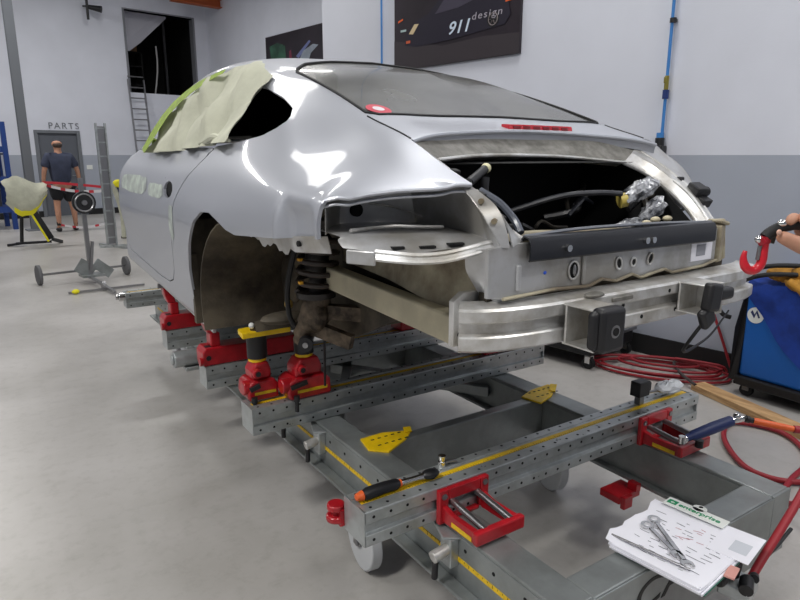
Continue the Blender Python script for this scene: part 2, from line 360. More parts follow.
# loft contents
t = thing('plasterboard_sheet', 'pale sheet leaning inside the dark loft opening', 'panel', RM @ Vector((6.8, BL+.7, OZ0-.1)))
b = B(RM); b.prism([(OX0-.1, BL+.5, 5.3), (OX0-.1, BL+.5, 4.2), (6.55, BL+.6, 4.22), (6.85, BL+.6, 4.45), (7.6, BL+.6, 5.15), (7.6, BL+.6, 5.4)], RM.to_3x3().inverted() @ (RM.to_3x3() @ Vector((0, .03, 0)))); part('sheet', b, mat('pale_sheet', lin(200, 200, 210), .7), t, smooth=False)
b = B(RM); b.box((7.5, BL+.64, OZ0-.1), (7.56, BL+.7, 5.35)); part('support_post', b, blackm, t, smooth=False)
b = B(RM); b.tube([(p[0], BL+.25, p[1]) for p in [(7.12, 4.35), (7.13, 4.0), (7.11, 3.7), (7.06, 3.4), (6.98, 3.0)]], .022); single('loft_hose', b, mat('pale_hose', lin(150, 150, 150), .5), 'pale hose hanging inside the dark loft opening', 'hose')
t = thing('loft_shelf', 'black storage shelf deep in the dark loft opening', 'shelf', RM @ Vector((6.85, BL+1.45, OZ0-.1)))
for x in (6.6, 7.06):
    b = B(RM); b.box((x, BL+1.2, OZ0-.1), (x+.04, BL+1.7, 4.3)); part('side_frame', b, black_in, t, smooth=False)
for z in (3.4, 3.9, 4.27):
    b = B(RM); b.box((6.64, BL+1.2, z), (7.06, BL+1.7, z+.03)); part('shelf_board', b, black_in, t, smooth=False)
b = B(RM); b.box((6.7, BL+1.3, 4.30), (7.0, BL+1.6, 4.62)); single('cardboard_box', b, mat('cardboard', lin(120, 90, 60), .8), 'brown cardboard box on the shelf in the loft opening', 'box', smooth=False, bevel=.006)
# ladder below the loft
t = thing('ladder', 'narrow aluminium ladder leaning up to the dark loft opening', 'ladder', RM @ Vector((6.5, 16.8, 0)))
for x in (6.22, 6.62):
    b = B(RM); b.bar((x-.03, 17.1, 0), (x-.03, 17.44, 3.42), .025, .07); part('rail', b, steel, t, smooth=False)
for k in range(13):
    z = .25+k*.27; y = 17.1+.34*z/3.42; b = B(RM); b.cyl((6.19, y, z), (6.59, y, z), .016, n=8); part('rung', b, steel, t)
# spot lamp bracket and crane beam
t = thing('wall_spotlight', 'small black spotlight on a bracket high on the back wall', 'lamp', RM @ Vector((5.32, 17.4, 4.7)))
b = B(RM); b.cyl((5.3, 17.5, 5.05), (5.3, 17.2, 5.0), .02); b.cyl((5.3, 17.2, 4.7), (5.3, 17.2, 5.15), .03); part('bracket', b, blackm, t)
b = B(RM); b.cyl((5.33, 17.25, 5.0), (5.6, 17.1, 4.95), .05, .08); part('lamp_head', b, blackm, t)
t = thing('crane_beam', 'rust orange steel beam running under the ceiling above the loft', 'beam', RM @ Vector((7.7, 16.6, 5.3)))
b = B(RM)
for z in (5.3, 5.49): b.box((7.15, 16.5, z), (8.49, 16.72, z+.02))
b.box((7.15, 16.6, 5.31), (8.49, 16.62, 5.5)); part('flanged_beam', b, orange_steel, t, smooth=False)
b = B(RM); b.box((7.4, 16.55, 5.51), (7.5, 16.67, CEIL)); b.box((8.3, 16.55, 5.51), (8.4, 16.67, CEIL)); part('hanger', b, orange_steel, t, smooth=False)
# posters
def on_right(l, z, m=4.515): return RM @ frame((m, l, z), (0,-1,0), (0,0,1))       # text reads along -l
P1 = thing('race_car_poster', 'large dark wall poster of a racing car with white 911 design lettering', 'poster', RM @ Vector((4.5, 4.3, 2.33)))
b = B(RM); b.box((4.49, 3.50, 2.335), (4.518, 5.08, 3.5)); part('poster_board', b, poster_bg, P1, smooth=False)
def decal(name, pts, m, parent, x=4.488, th=.0012):
    b = B(RM); b.prism([(x, l, z) for l, z in pts], (-th, 0, 0)); return part(name, b, m, parent, smooth=False)
decal('printed_track', [(5.08, 2.337), (3.50, 2.337), (3.50, 2.50), (3.9, 2.52), (4.4, 2.50), (5.08, 2.62)], poster_gr, P1)
decal('printed_car_body', [(4.92, 2.56), (4.90, 2.66), (4.78, 2.76), (4.60, 2.80), (4.42, 2.93), (4.1, 2.95), (3.85, 2.86), (3.64, 2.80), (3.60, 2.66), (3.66, 2.585), (4.3, 2.54), (4.75, 2.53)], mat('printed_car', lin(34, 30, 44), .35), P1, x=4.486)
decal('printed_window', [(4.50, 2.79), (4.38, 2.90), (4.14, 2.92), (3.95, 2.85), (4.2, 2.80)], mat('printed_window', lin(70, 66, 80), .3), P1, x=4.4845)
decal('printed_headlamp', [(4.86, 2.66), (4.78, 2.74), (4.72, 2.735), (4.80, 2.65)], mat('printed_cream', lin(210, 190, 150), .4), P1, x=4.4845)
decal('printed_indicator', [(4.90, 2.575), (4.84, 2.575), (4.84, 2.60), (4.9, 2.60)], mat('printed_orange', lin(200, 90, 50), .4), P1, x=4.4845)
decal('printed_lamp_left', [(5.02, 2.78), (4.95, 2.80), (4.95, 2.815), (5.02, 2.80)], orange, P1, x=4.4875)
decal('printed_lamp_right', [(3.66, 2.76), (3.59, 2.765), (3.59, 2.79), (3.66, 2.785)], orange, P1, x=4.4845)
decal('printed_red_lamp', [(3.57, 2.76), (3.52, 2.765), (3.52, 2.79), (3.57, 2.79)], tail_red, P1, x=4.4875)
decal('printed_lamp_glow', [(4.98, 2.69), (4.9, 2.69), (4.9, 2.71), (4.98, 2.71)], mat('printed_pale', lin(170, 190, 190), .4), P1, x=4.4845)
w = B(RM); w.cyl((4.4855, 3.79, 2.645), (4.484, 3.79, 2.645), .068, n=24); part('printed_tyre', w, blackm, P1, smooth=False)
w = B(RM)
for k in range(6):
    a = k*PI/3; w.bar((4.483, 3.79+.012*math.cos(a), 2.645+.012*math.sin(a)), (4.483, 3.79+.045*math.cos(a), 2.645+.045*math.sin(a)), .001, .012, (1,0,0))
w.tube([(4.483, 3.79+.05*math.cos(2*PI*k/20), 2.645+.05*math.sin(2*PI*k/20)) for k in range(20)], .004, 5, True); part('printed_wheel', w, mat('printed_wheel', lin(140, 130, 130), .4), P1, smooth=False)
text('printed_number', '911', .15, on_right(4.31, 2.585, 4.4815), mat('printed_white', lin(210, 225, 240), .5), P1, shear=.3, bold=.002, w=.26)
text('printed_word', 'design', .085, on_right(4.03, 2.67, 4.483), mat('printed_white_dim', lin(170, 165, 175), .5), P1, shear=.15, sp=1.25, w=.34)
P2 = thing('second_car_poster', 'dark wall poster of a pale car with an open bonnet, on the far wall', 'poster', RM @ Vector((8.47, 9.6, 2.9)))
b = B(RM); b.box((8.465, 11.5, 2.9), (8.497, 14.33, 4.28)); part('poster_board', b, poster_bg, P2, smooth=False)
pg = mat('printed_green', lin(52, 92, 72), .4, var=.5, vscale=3); pw = mat('printed_bodywork', lin(150, 160, 172), .4, var=.2, vscale=3)
decal('printed_greenery', [(14.1, 3.75), (14.15, 4.05), (13.8, 4.1), (13.45, 4.0), (13.4, 3.4), (13.9, 3.2)], pg, P2, x=8.464)
decal('printed_bonnet_lid', [(13.0, 3.72), (12.45, 4.0), (12.4, 3.96), (12.9, 3.66)], mat('printed_blue_grey', lin(110, 120, 165), .4), P2, x=8.464)
decal('printed_wing', [(13.05, 3.1), (13.0, 3.5), (12.7, 3.8), (12.3, 3.9), (12.1, 3.86), (12.4, 3.72), (12.6, 3.4), (12.62, 3.1)], pw, P2, x=8.464)
decal('printed_figure', [(13.3, 3.3), (13.28, 3.85), (13.2, 3.88), (13.15, 3.4)], mat('printed_dull_red', lin(120, 50, 70), .5), P2, x=8.4635)
# blue service pipes on the right wall
for nm, l, z0, lab in (('air_pipe', 2.19, 1.62, 'blue air pipe with valve running down the right wall above the car tail'), ('air_pipe', 5.27, 1.62, 'thin blue pipe on the wall left of the race car poster')):
    t = thing(nm, lab, 'pipe', RM @ Vector((4.47, l, z0)), 'blue pipes on the right wall')
    b = B(RM); b.cyl((4.48, l, z0), (4.48, l, CEIL), .011, n=10); part('tube', b, bluepipe, t)
    if l < 3:
        b = B(RM); b.cyl((4.48, l-.006, 2.385), (4.48, l-.006, 2.415), .022); b.box((4.48, l-.02, 2.39), (4.515, l+.01, 2.41)); part('clip', b, blackm, t)
        b = B(RM); b.cyl((4.48, l, 1.885), (4.48, l, 1.945), .022); part('valve_body', b, mat('dark_blue', lin(30, 50, 110), .4), t)
        b = B(RM); b.cyl((4.478, l, 1.945), (4.478, l, 2.04), .015); b.box((4.455, l-.006, 1.99), (4.49, l+.012, 2.03)); part('valve_handle', b, mat('brass', lin(150, 140, 70), .35, .7), t, bevel=.003)
        b = B(RM); b.cyl((4.475, l+.01, 1.56), (4.475, l+.01, 1.62), .032); b.box((4.43, l-.03, 1.5), (4.51, l+.05, 1.565)); part('coupling', b, blackm, t, bevel=.005)
        b = B(RM); b.cyl((4.475, l+.01, 1.62), (4.475, l+.01, 1.655), .026); part('blue_knob', b, bluepipe, t)
        b = B(RM); b.tube([(4.46, l-.02, 1.5), (4.45, l-.05, 1.46), (4.45, l-.08, 1.40)], .014, 8); part('red_nipple', b, redm, t)
    else:
        b = B(RM)
        for z in (2.1, 3.4, 4.7): b.box((4.46, l-.02, z), (4.515, l+.02, z+.02))
        part('clip', b, blackm, t)
# ceiling lamps
LWHERE = ['left of the car tail', 'left of the car nose', 'added behind the camera on the right to light the car tail', 'added over the welding machine to brighten the right wall', 'added behind the camera on the left to light the car tail', 'large one beyond the car nose', 'far left of the masked wing', 'before the side wall', 'near the parts door', 'near the loft opening', 'added at the left end of the shop to brighten the floor']
for i, (m_, l_, w_, sx, sy) in enumerate(LAMPS):
    c = RM @ Vector((m_, l_, CEIL-.6))
    t = thing('ceiling_lamp', 'high fluorescent ceiling lamp in a white reflector housing, '+LWHERE[i], 'lamp', c, 'ceiling lamps over the workshop')
    b = B(RM); z = CEIL-.6
    b.box((m_-sx/2-.05, l_-sy/2-.05, z), (m_+sx/2+.05, l_+sy/2+.05, z+.07)); part('housing', b, white_pl, t, smooth=False)
    b = B(RM)
    for s in (-.6, .6): b.cyl((m_+s, l_, z+.07), (m_+s, l_, CEIL), .008, n=6)
    part('suspension_rod', b, steel, t)
    for s in (-.18, -.06, .06, .18):
        b = B(RM); b.cyl((m_-.72, l_+s, z-.006), (m_+.72, l_+s, z-.006), .008, n=8); part('tube_lamp', b, emis('lamp_glow', (1,.98,.95), 4) if 'lamp_glow' not in bpy.data.materials else bpy.data.materials['lamp_glow'], t)

# ================================================================== BACKGROUND THINGS
# blue rack at the left edge
RK = thing('storage_rack', 'blue steel pallet rack at the far left edge', 'rack', RM @ Vector((2.2, 15.2, 0)))
for x in (1.2, 2.72):
    for y in (14.95, 15.75):
        b = B(RM); b.box((x, y, 0), (x+.09, y+.07, 2.15)); part('upright', b, blue_rack, RK, smooth=False)
    b = B(RM)
    for z in (.3, .9, 1.5, 2.05): b.box((x+.02, 15.02, z), (x+.06, 15.75, z+.04))
    part('end_brace', b, blue_rack, RK, smooth=False)
for z in (.35, .95, 1.55):
    b = B(RM); b.box((1.29, 14.97, z), (2.72, 15.02, z+.1)); b.box((1.29, 15.7, z), (2.72, 15.75, z+.1)); b.box((1.22, 15.0, z+.1), (2.8, 15.76, z+.12)); part('shelf', b, blue_rack, RK, smooth=False)
for k, (x, z, w, h, c) in enumerate(((1.9, .47, .7, .34, (60, 62, 70)), (1.4, 1.07, .5, .3, (120, 110, 96)), (2.1, 1.07, .55, .34, (50, 56, 76)), (1.6, 1.67, .6, .3, (90, 92, 98)))):
    b = B(RM); b.box((x, 15.1, z), (x+w, 15.6, z+h)); b.box((x-.01, 15.09, z+h-.04), (x+w+.01, 15.61, z+h))
    single('parts_crate', b, mat('crate', lin(*c), .7), ['dark crate on the lowest shelf of the blue rack', 'tan crate on the middle shelf of the blue rack', 'blue grey crate on the middle shelf of the blue rack', 'grey crate on the top shelf of the blue rack'][k], 'crate', 'crates in the blue rack', smooth=False, bevel=.006)

# person, seen from behind
def R(m, l, z): return RM @ Vector((m, l, z))
pl = 13.9; PX = 3.46
PR = thing('person', 'bald man seen from behind in a dark navy T-shirt and black shorts', 'person', R(PX, pl, 0))
def pj_(x, y, z, r, r2=None): p = R(PX+x, pl+y, z); return (p.x, p.y, p.z, r, r2 or r)
J = [pj_(0,0,.98,.135,.11), pj_(0,-.01,1.18,.13,.10), pj_(0,0,1.38,.165,.11), pj_(0,.01,1.52,.075,.07), pj_(0,.02,1.60,.058,.058), pj_(0,.03,1.70,.092,.10), pj_(0,.03,1.78,.085,.095),
     pj_(-.2,0,1.46,.065), pj_(-.29,-.01,1.19,.048), pj_(-.31,.06,.97,.034), pj_(-.305,.09,.90,.036,.02), pj_(.2,0,1.46,.065), pj_(.31,-.02,1.2,.048), pj_(.34,.03,.97,.034), pj_(.345,.06,.90,.036,.02),
     pj_(-.1,0,.86,.095), pj_(-.13,.0,.52,.062), pj_(-.135,-.03,.36,.058), pj_(-.14,-.02,.10,.038), pj_(-.145,.10,.045,.04,.03), pj_(.1,0,.86,.095), pj_(.16,.03,.52,.062), pj_(.17,.0,.36,.058), pj_(.18,.03,.10,.038), pj_(.2,.15,.045,.04,.03)]
E = [(0,1),(1,2),(2,3),(3,4),(4,5),(5,6),(2,7),(7,8),(8,9),(9,10),(2,11),(11,12),(12,13),(13,14),(0,15),(15,16),(16,17),(17,18),(18,19),(0,20),(20,21),(21,22),(22,23),(23,24)]
for base, sx in ((10, -1), (14, 1)):
    bx, by, bz = (PX+(-.305 if sx < 0 else .345), pl+(.09 if sx < 0 else .06), .90)
    for k, (dy, ln) in enumerate(((.035, .075), (.012, .09), (-.012, .085), (-.033, .065))):
        p1 = R(bx, by+dy, bz-.04); p2 = R(bx-sx*.01, by+dy, bz-.04-ln); J += [(p1.x, p1.y, p1.z, .010, .010), (p2.x, p2.y, p2.z, .008, .008)]; n = len(J); E += [(base, n-2), (n-2, n-1)]
    p1 = R(bx-sx*.03, by+.04, bz+.0); p2 = R(bx-sx*.035, by+.06, bz-.05); J += [(p1.x, p1.y, p1.z, .011, .011), (p2.x, p2.y, p2.z, .009, .009)]; n = len(J); E += [(base, n-2), (n-2, n-1)]
skin_obj('body', J, E, skin, PR.location, PR)
SJ = [pj_(0,0,.90,.20,.17), pj_(0,-.01,1.12,.20,.17), pj_(0,0,1.34,.23,.18), pj_(0,.01,1.50,.13,.115), pj_(-.2,0,1.455,.105), pj_(-.275,-.01,1.25,.092), pj_(.2,0,1.455,.105), pj_(.29,-.01,1.25,.092)]
skin_obj('shirt', SJ, [(0,1),(1,2),(2,3),(2,4),(4,5),(2,6),(6,7)], shirt, PR.location, PR)
SJ = [pj_(0,0,.97,.18,.15), pj_(-.1,0,.84,.14), pj_(-.125,0,.58,.125), pj_(.1,0,.84,.14), pj_(.15,.02,.58,.125)]
skin_obj('shorts', SJ, [(0,1),(1,2),(0,3),(3,4)], shorts_m, PR.location, PR)
for s in (-1, 1):
    x = -.14 if s < 0 else .18; dy = -.02 if s < 0 else .03
    skin_obj('sock', [pj_(x, dy, .24, .05), pj_(x, dy, .10, .046)], [(0,1)], blackm, PR.location, PR, sub=1)
    skin_obj('shoe', [pj_(x, dy-.05, .05, .05, .045), pj_(x, dy+.05, .045, .055, .045), pj_(x+.01, dy+.17, .04, .045, .035)], [(0,1),(1,2)], blackm, PR.location, PR, sub=1)
hb = B(); c = R(PX, pl-.012, 1.685); hb.ball(c, .088, 16, 10, (1.0, .75, .62)); part('cropped_hair', hb, hairm, PR)
for s in (-1, 1):
    e = B(); e.ball(R(PX+s*.082, pl+.03, 1.71), .03, 8, 6, (.35, .7, 1.1)); part('ear', e, skin, PR)

# masked body panel on a stand (left)
def quadmesh(b, G): 
    n = len(G); m = len(G[0]); b.add([p for r in G for p in r], [(i*m+j, i*m+j+1, (i+1)*m+j+1, (i+1)*m+j) for i in range(n-1) for j in range(m-1)])
T = thing('masked_wing', 'car wing wrapped in cream masking paper with yellow tape on a stand, beside the man', 'car panel', R(2.5, 12, 0))
b = B(); G = []
for i in range(13):
    row = []
    for j in range(9):
        u = i/12; v = j/8
        m_ = 2.12+.60*u+(.05 if v < .2 else 0)*(u-.5); top = 1.04+.12*math.sin(PI*min(1, u*1.3+.1)); bot = .86-.42*math.sin(PI*min(1, u+.12))*.8 if u < .5 else .86-.34*math.sin(PI*(u*.88+.1))+.0
        z = top*(1-v)+bot*v; y = 12-.14*math.sin(PI*v)-.05*math.sin(PI*u)+random.uniform(-.012, .012)
        row.append(R(m_+random.uniform(-.01,.01), y, z+random.uniform(-.01,.01)))
    G.append(row)
quadmesh(b, G); part('paper_cover', b, paper, T, solid=.012, ang=25)
b = B(); b.strip([G[i][7]+Vector((0,-.012,0)) for i in range(2, 13)], [G[i][8]+Vector((0,-.02,-.01)) for i in range(2, 13)]); part('yellow_tape_edge', b, tape_y, T, solid=.004)
b = B(); b.ball(R(2.35, 11.85, .78), .05, 10, 6, (1.2, .3, .5)); part('yellow_label', b, tape_y, T)
b = B(); b.bar(R(2.48, 12.0, .62), R(2.72, 12.0, .1), .10, .03, RD); b.bar(R(2.72, 11.9, .1), R(2.9, 12.1, .02), .05, .05); part('stand_leg', b, blackm, T, smooth=False)
b = B(); b.bar(R(2.43, 11.98, .62), R(2.67, 11.98, .06), .03, .035, RD); part('yellow_strip', b, tape_y, T, smooth=False)
b = B(); b.bar(R(2.2, 12.1, .05), R(2.72, 12.0, .05), .04, .04); b.bar(R(2.1, 12.2, .02), R(2.3, 12.0, .06), .04, .04); b.bar(R(2.3, 12.15, .05), R(2.35, 12.05, .7), .04, .04); part('foot_bar', b, blackm, T, smooth=False)
# second masked panel just left of the door
T = thing('masked_bumper', 'upright masked car panel with blue and yellow edges behind the silver door', 'car panel', R(3.95, 12, 0))
b = B(); G = []
for i in range(11):
    v = i/10; z = .02+.98*v; mm = 3.98-.12*v+.06*math.sin(PI*v)
    G.append([R(mm-.09+.02*k, 12-.05*math.sin(PI*k/4), z) for k in range(5)])
quadmesh(b, G); part('paper_cover', b, paper, T, solid=.02)
b = B(); b.strip([g[4] for g in G], [g[4]+RN*.12 for g in G]); part('dark_blue_skin', b, mat('dark_blue_film', lin(48, 54, 92), .5), T, solid=.02)
b = B(); b.ball(R(3.9, 11.96, 1.0), .09, 10, 6, (1, .5, .8)); part('yellow_wrap', b, tape_y, T); b = B(); b.ball(R(4.12, 11.96, .12), .08, 10, 6, (1.2, .5, 1)); part('yellow_tape_edge', b, tape_y, T)
b = B(); b.bar(R(3.9, 12.0, .02), R(4.4, 12.1, .02), .1, .04); part('foot_bar', b, blackm, T, smooth=False)

# measuring stand on small wheels
T = thing('pole_stand', 'wheeled steel pole stand with round plate on the open floor', 'stand', R(2.15, 8.0, 0))
b = B(); b.box((-.02,-.02,.16), (.02,.02,1.26)); b.M = None; b2 = B(RM @ Matrix.Translation((2.19, 8.0, 0)))
b2.box((-.022, -.022, .1), (.022, .022, 1.24)); b2.bar((.0, -.03, .16), (.05, -.03, .5), .03, .03); part('pole', b2, steel, T, smooth=False)
b2 = B(RM @ Matrix.Translation((2.19, 8.0, 0))); b2.cyl((0, -.06, .96), (0, -.03, .96), .13, n=24); part('round_plate', b2, blackm, T)
b2 = B(RM @ Matrix.Translation((2.19, 8.0, 0))); b2.tube([(.10*math.cos(a*PI/10), -.065, .96+.10*math.sin(a*PI/10)) for a in range(20)], .01, 6, True); b2.cyl((0,-.08,.96),(0,-.06,.96),.03); part('plate_ring', b2, steel, T)
b2 = B(RM @ Matrix.Translation((2.19, 8.0, 0))); b2.box((-.11, -.1, .08), (.14, .1, .11)); b2.bar((-.1, 0, .11), (.0, 0, .25), .03, .2); b2.bar((.24, .02, .08), (.06, 0, .24), .02, .12); part('base_bracket', b2, galv_b, T, smooth=False, bevel=.003)
b2 = B(RM @ Matrix.Translation((2.19, 8.0, 0))); b2.bar((-.5, .25, .12), (.5, .25, .12), .025, .025); b2.bar((-.02, .25, .1), (-.02, -.9, .03), .03, .03); b2.bar((-.4, -.55, .02), (.4, -.62, .02), .03, .02); part('axle_bar', b2, steel, T, smooth=False)
for x in (-.5, .5):
    w = B(RM @ Matrix.Translation((2.19, 8.0, 0))); w.cyl((x-.02, .25, .12), (x+.02, .25, .12), .12, n=20); part('wheel', w, mat('grey_tyre', lin(96, 96, 98), .7), T, bevel=.006)
w = B(RM @ Matrix.Translation((2.19, 8.0, 0))); w.cyl((-.02, -.45, .045), (.02, -.45, .045), .045); part('small_wheel', w, steel, T)
w = B(RM @ Matrix.Translation((2.19, 8.0, 0))); w.ball((-.33, -.57, .03), .03, 8, 6, (1.4, 1, .9)); part('yellow_foot', w, tape_y, T)

# tape barrier posts behind
T = thing('barrier_post', 'tall galvanised square post on a flat foot beside the silver car door', 'post', R(3.4, 11.0, 0))
for x in (3.33, 3.47):
    b = B(RM); b.box((x-.012, 10.97, 0), (x+.012, 11.03, 2.0)); part('upright', b, galv, T, smooth=False)
b = B(RM); b.box((3.345, 11.0, .05), (3.46, 11.012, 1.95)); part('web_plate', b, steel, T, smooth=False)
for k in range(9): b = B(RM); b.box((3.34, 10.99, .15+k*.22), (3.46, 11.02, .17+k*.22)); part('cross_rib', b, galv, T, smooth=False)
b = B(RM); b.bar((3.2, 11.0, .02), (4.1, 10.7, .02), .06, .04); b.bar((3.3, 11.3, .02), (3.5, 10.6, .02), .06, .04); part('foot_bar', b, galv, T, smooth=False)
for (m0, l0, z0), (m1, l1, z1), n, wd, lab in (((2.75, 12.0, 1.0), (3.34, 10.98, .93), 9, .045, 'upper red and white barrier tape stretched behind the pole stand'),
    ((2.9, 12.0, .32), (3.34, 10.98, .40), 7, .035, 'lower red and white barrier tape near the floor behind the pole stand')):
    T = thing('barrier_tape', lab, 'tape', R((m0+m1)/2, (l0+l1)/2, min(z0, z1)-.05), 'barrier tapes')
    bw = B(); br = B(); N = 12
    P = [R(m0+(m1-m0)*k/N, l0+(l1-l0)*k/N, z0+(z1-z0)*k/N-.05*math.sin(PI*k/N)) for k in range(N+1)]
    for k in range(N): (br if k % 3 == 0 else bw).bar(P[k], P[k+1], .003, wd)
    part('white_stretch', bw, white_t, T, smooth=False); part('red_stretch', br, red_t, T, smooth=False)
T = thing('barrier_tape', 'long red barrier tape strung from the masked wing to the tall post', 'tape', R(3.2, 12.0, .9), 'barrier tapes')
b = B(); P = [R(2.7+.64*k/8, 12.0-1.02*k/8, 1.05-.06*(k/8)**1.5) for k in range(9)]
for k in range(8): b.bar(P[k], P[k+1], .003, .04)
part('red_stretch', b, red_t, T, smooth=False)

# ================================================================== THE CAR
CAR = thing('car', 'silver two door sports car shell with no wheels, clamped on the repair bench', 'car', (1.54, 2.05, .76))
def sd(P, poly):
    """signed distance of points (n,2) to a polygon, negative inside"""
    poly = np.array(poly, float); A = poly; Bq = np.roll(poly, -1, 0); d2 = np.full(len(P), 1e9); ins = np.zeros(len(P), bool)
    for a, b_ in zip(A, Bq):
        e = b_-a; w = P-a; t = np.clip((w@e)/(e@e), 0, 1); d2 = np.minimum(d2, ((w-t[:, None]*e)**2).sum(1))
        c = (a[1] <= P[:, 1]) != (b_[1] <= P[:, 1])
        with np.errstate(divide='ignore', invalid='ignore'):
            xi = a[0]+(P[:, 1]-a[1])/(b_[1]-a[1] if b_[1] != a[1] else 1e-12)*e[0]
        ins ^= c & (P[:, 0] < xi)
    return np.where(ins, -1, 1)*np.sqrt(d2)
def clip(V, T, g):
    """keep the g > 0 side of a triangle mesh, splitting edges"""
    V = list(map(tuple, V)); g = list(g); nT = []; cache = {}
    def cut(i, j):
        k = (i, j) if i < j else (j, i)
        if k not in cache:
            a = g[i]/(g[i]-g[j]); V.append(tuple(p+(q-p)*a for p, q in zip(V[i], V[j]))); cache[k] = len(V)-1
        return cache[k]
    for t in T:
        s = [g[i] > 0 for i in t]; n = sum(s)
        if n == 3: nT.append(tuple(t))
        elif n == 0: continue
        else:
            out = []
            for k in range(3):
                i, j = t[k], t[(k+1) % 3]
                if s[k]: out.append(i)
                if s[k] != s[(k+1) % 3]: out.append(cut(i, j))
            nT.append(tuple(out[:3]))
            if len(out) == 4: nT.append((out[0], out[2], out[3]))
    used = sorted({i for t in nT for i in t}); mp = {u: k for k, u in enumerate(used)}
    return np.array([V[u] for u in used]), [tuple(mp[i] for i in t) for t in nT]
def car_grid(side, ys, ts, off=0.):
    s, z = surf(ys, ts); Y = np.repeat(np.asarray(ys)[:, None], len(ts), 1); T_ = np.repeat(np.asarray(ts)[None], len(ys), 0)
    if side < 0:   # dented corner of the left quarter panel
        f = 1/(1+np.exp((Y-1.565)/.005)); f2 = 1/(1+np.exp(-(Y-1.40)/.02)); f3 = 1/(1+np.exp((z-1.365)/.012)); s = s-.042*f*f2*f3*(T_ < 5)
        s = s+.010*np.exp(-((Y-1.585)/.018)**2)*f3*(T_ < 5)
    if off:
        ds_t, dz_t = np.gradient(s, axis=1), np.gradient(z, axis=1); L = np.hypot(ds_t, dz_t)+1e-9
        s = s+off*dz_t/L; z = z-off*ds_t/L
    V = np.stack([CX+side*s, Y, z, s, T_], -1).reshape(-1, 5); n = len(ts); T = []
    for i in range(len(ys)-1):
        for j in range(n-1):
            a, b_, c, d = i*n+j, i*n+j+1, (i+1)*n+j+1, (i+1)*n+j
            T += [(a, b_, c), (a, c, d)] if side < 0 else [(a, c, b_), (a, d, c)]
    return V, T
def yz(V): return V[:, 1:3]
def ys_(V): return V[:, [1, 3]]
WIN = [(1.925, 1.612), (1.96, 1.585), (2.03, 1.562), (2.2, 1.545), (2.5, 1.530), (3.0, 1.525), (3.64, 1.522), (3.56, 1.60), (3.42, 1.70), (3.2, 1.775), (2.9, 1.797), (2.55, 1.785), (2.3, 1.742), (2.12, 1.695), (1.98, 1.65)]
ARCH = [(2.64, .6), (2.64, .80), (2.635, .92), (2.60, 1.04), (2.53, 1.16), (2.44, 1.25), (2.33, 1.297), (2.22, 1.303), (2.12, 1.285), (2.02, 1.262), (1.93, 1.254), (1.63, 1.277), (1.36, 1.303), (1.0, 1.31), (.9, .6)]
DOOR = [(2.46, 1.530), (2.52, 1.49), (2.62, 1.42), (2.76, 1.31), (2.84, 1.2), (2.88, 1.08), (2.93, .99), (3.0, .93), (3.1, .905), (3.3, .905), (4.05, .945), (4.12, .98), (4.155, 1.1), (4.158, 1.47), (4.12, 1.53), (3.0, 1.54)]
GLASS = [(1.70, -.3), (1.692, .50), (1.72, .528), (2.30, .488), (2.36, .46), (2.46, .38), (2.53, .22), (2.56, 0), (2.56, -.3)]
SCREEN = [(3.45, -.2), (3.45, 0), (3.50, .25), (3.58, .47), (3.70, .53), (3.95, .595), (4.12, .63), (4.145, .3), (4.15, -.2)]
def yedge(s): return np.interp(s, [0, .54, .62, .71, .82, .86, .9], [1.19, 1.19, 1.22, 1.26, 1.30, 1.35, 1.357])
def lidY(s): return 1.455+.1*(1-np.clip(s/.54, 0, 1)**2)
def sg(V, pts): b = B(); b.v = [tuple(v[:3]) for v in V]; b.f = pts; return b
YS = np.concatenate([np.arange(1.10, 1.70, .0125), np.arange(1.70, 4.171, .02)]); YS = np.append(YS, 4.17); TS = np.arange(0, 9.001, .125)
def cutwin(V): return np.maximum(sd(yz(V), WIN), .55-V[:, 3])
shells = []
for side in (-1, 1):
    V, T = car_grid(side, YS, TS)
    V, T = clip(V, T, cutwin(V)); V, T = clip(V, T, np.maximum(sd(yz(V), ARCH), V[:, 4]-5))
    V, T = clip(V, T, np.maximum(sd(yz(V), DOOR)-.003, .70-V[:, 3]))
    V, T = clip(V, T, np.maximum(sd(ys_(V), GLASS)-.004, 6-V[:, 4])); V, T = clip(V, T, np.maximum(sd(ys_(V), SCREEN)-.004, 6.5-V[:, 4]))
    V, T = clip(V, T, np.maximum(V[:, 3]-.545, V[:, 1]-lidY(V[:, 3])))
    V, T = clip(V, T, V[:, 1]-yedge(V[:, 3]) if side < 0 else np.where(V[:, 3] > .5, V[:, 1]-1.5, 1.))
    shells.append((V, T))
b = B()
for V, T in shells: b.add([tuple(v[:3]) for v in V], T)
body = part('body_shell', b, silver, CAR, solid=.010, off=-1, ang=50)
# hemmed edge where the quarter panel ends over the lamp tray
HE = []
for s in list(np.linspace(.545, .80, 14))+[.82, .84, .86, .868]:
    y = float(yedge(s))+.001; S_, Z_ = surf([y], np.arange(3.4, 9.01, .04)); z = float(np.interp(s, S_[0][::-1], Z_[0][::-1])); HE.append((CX-s, y, z-.005))
b = B(); b.tube(HE, .0055, 8); b.tube([(x, y+.012, z-.016) for x, y, z in HE], .004, 8); part('hemmed_edge', b, silver, CAR)
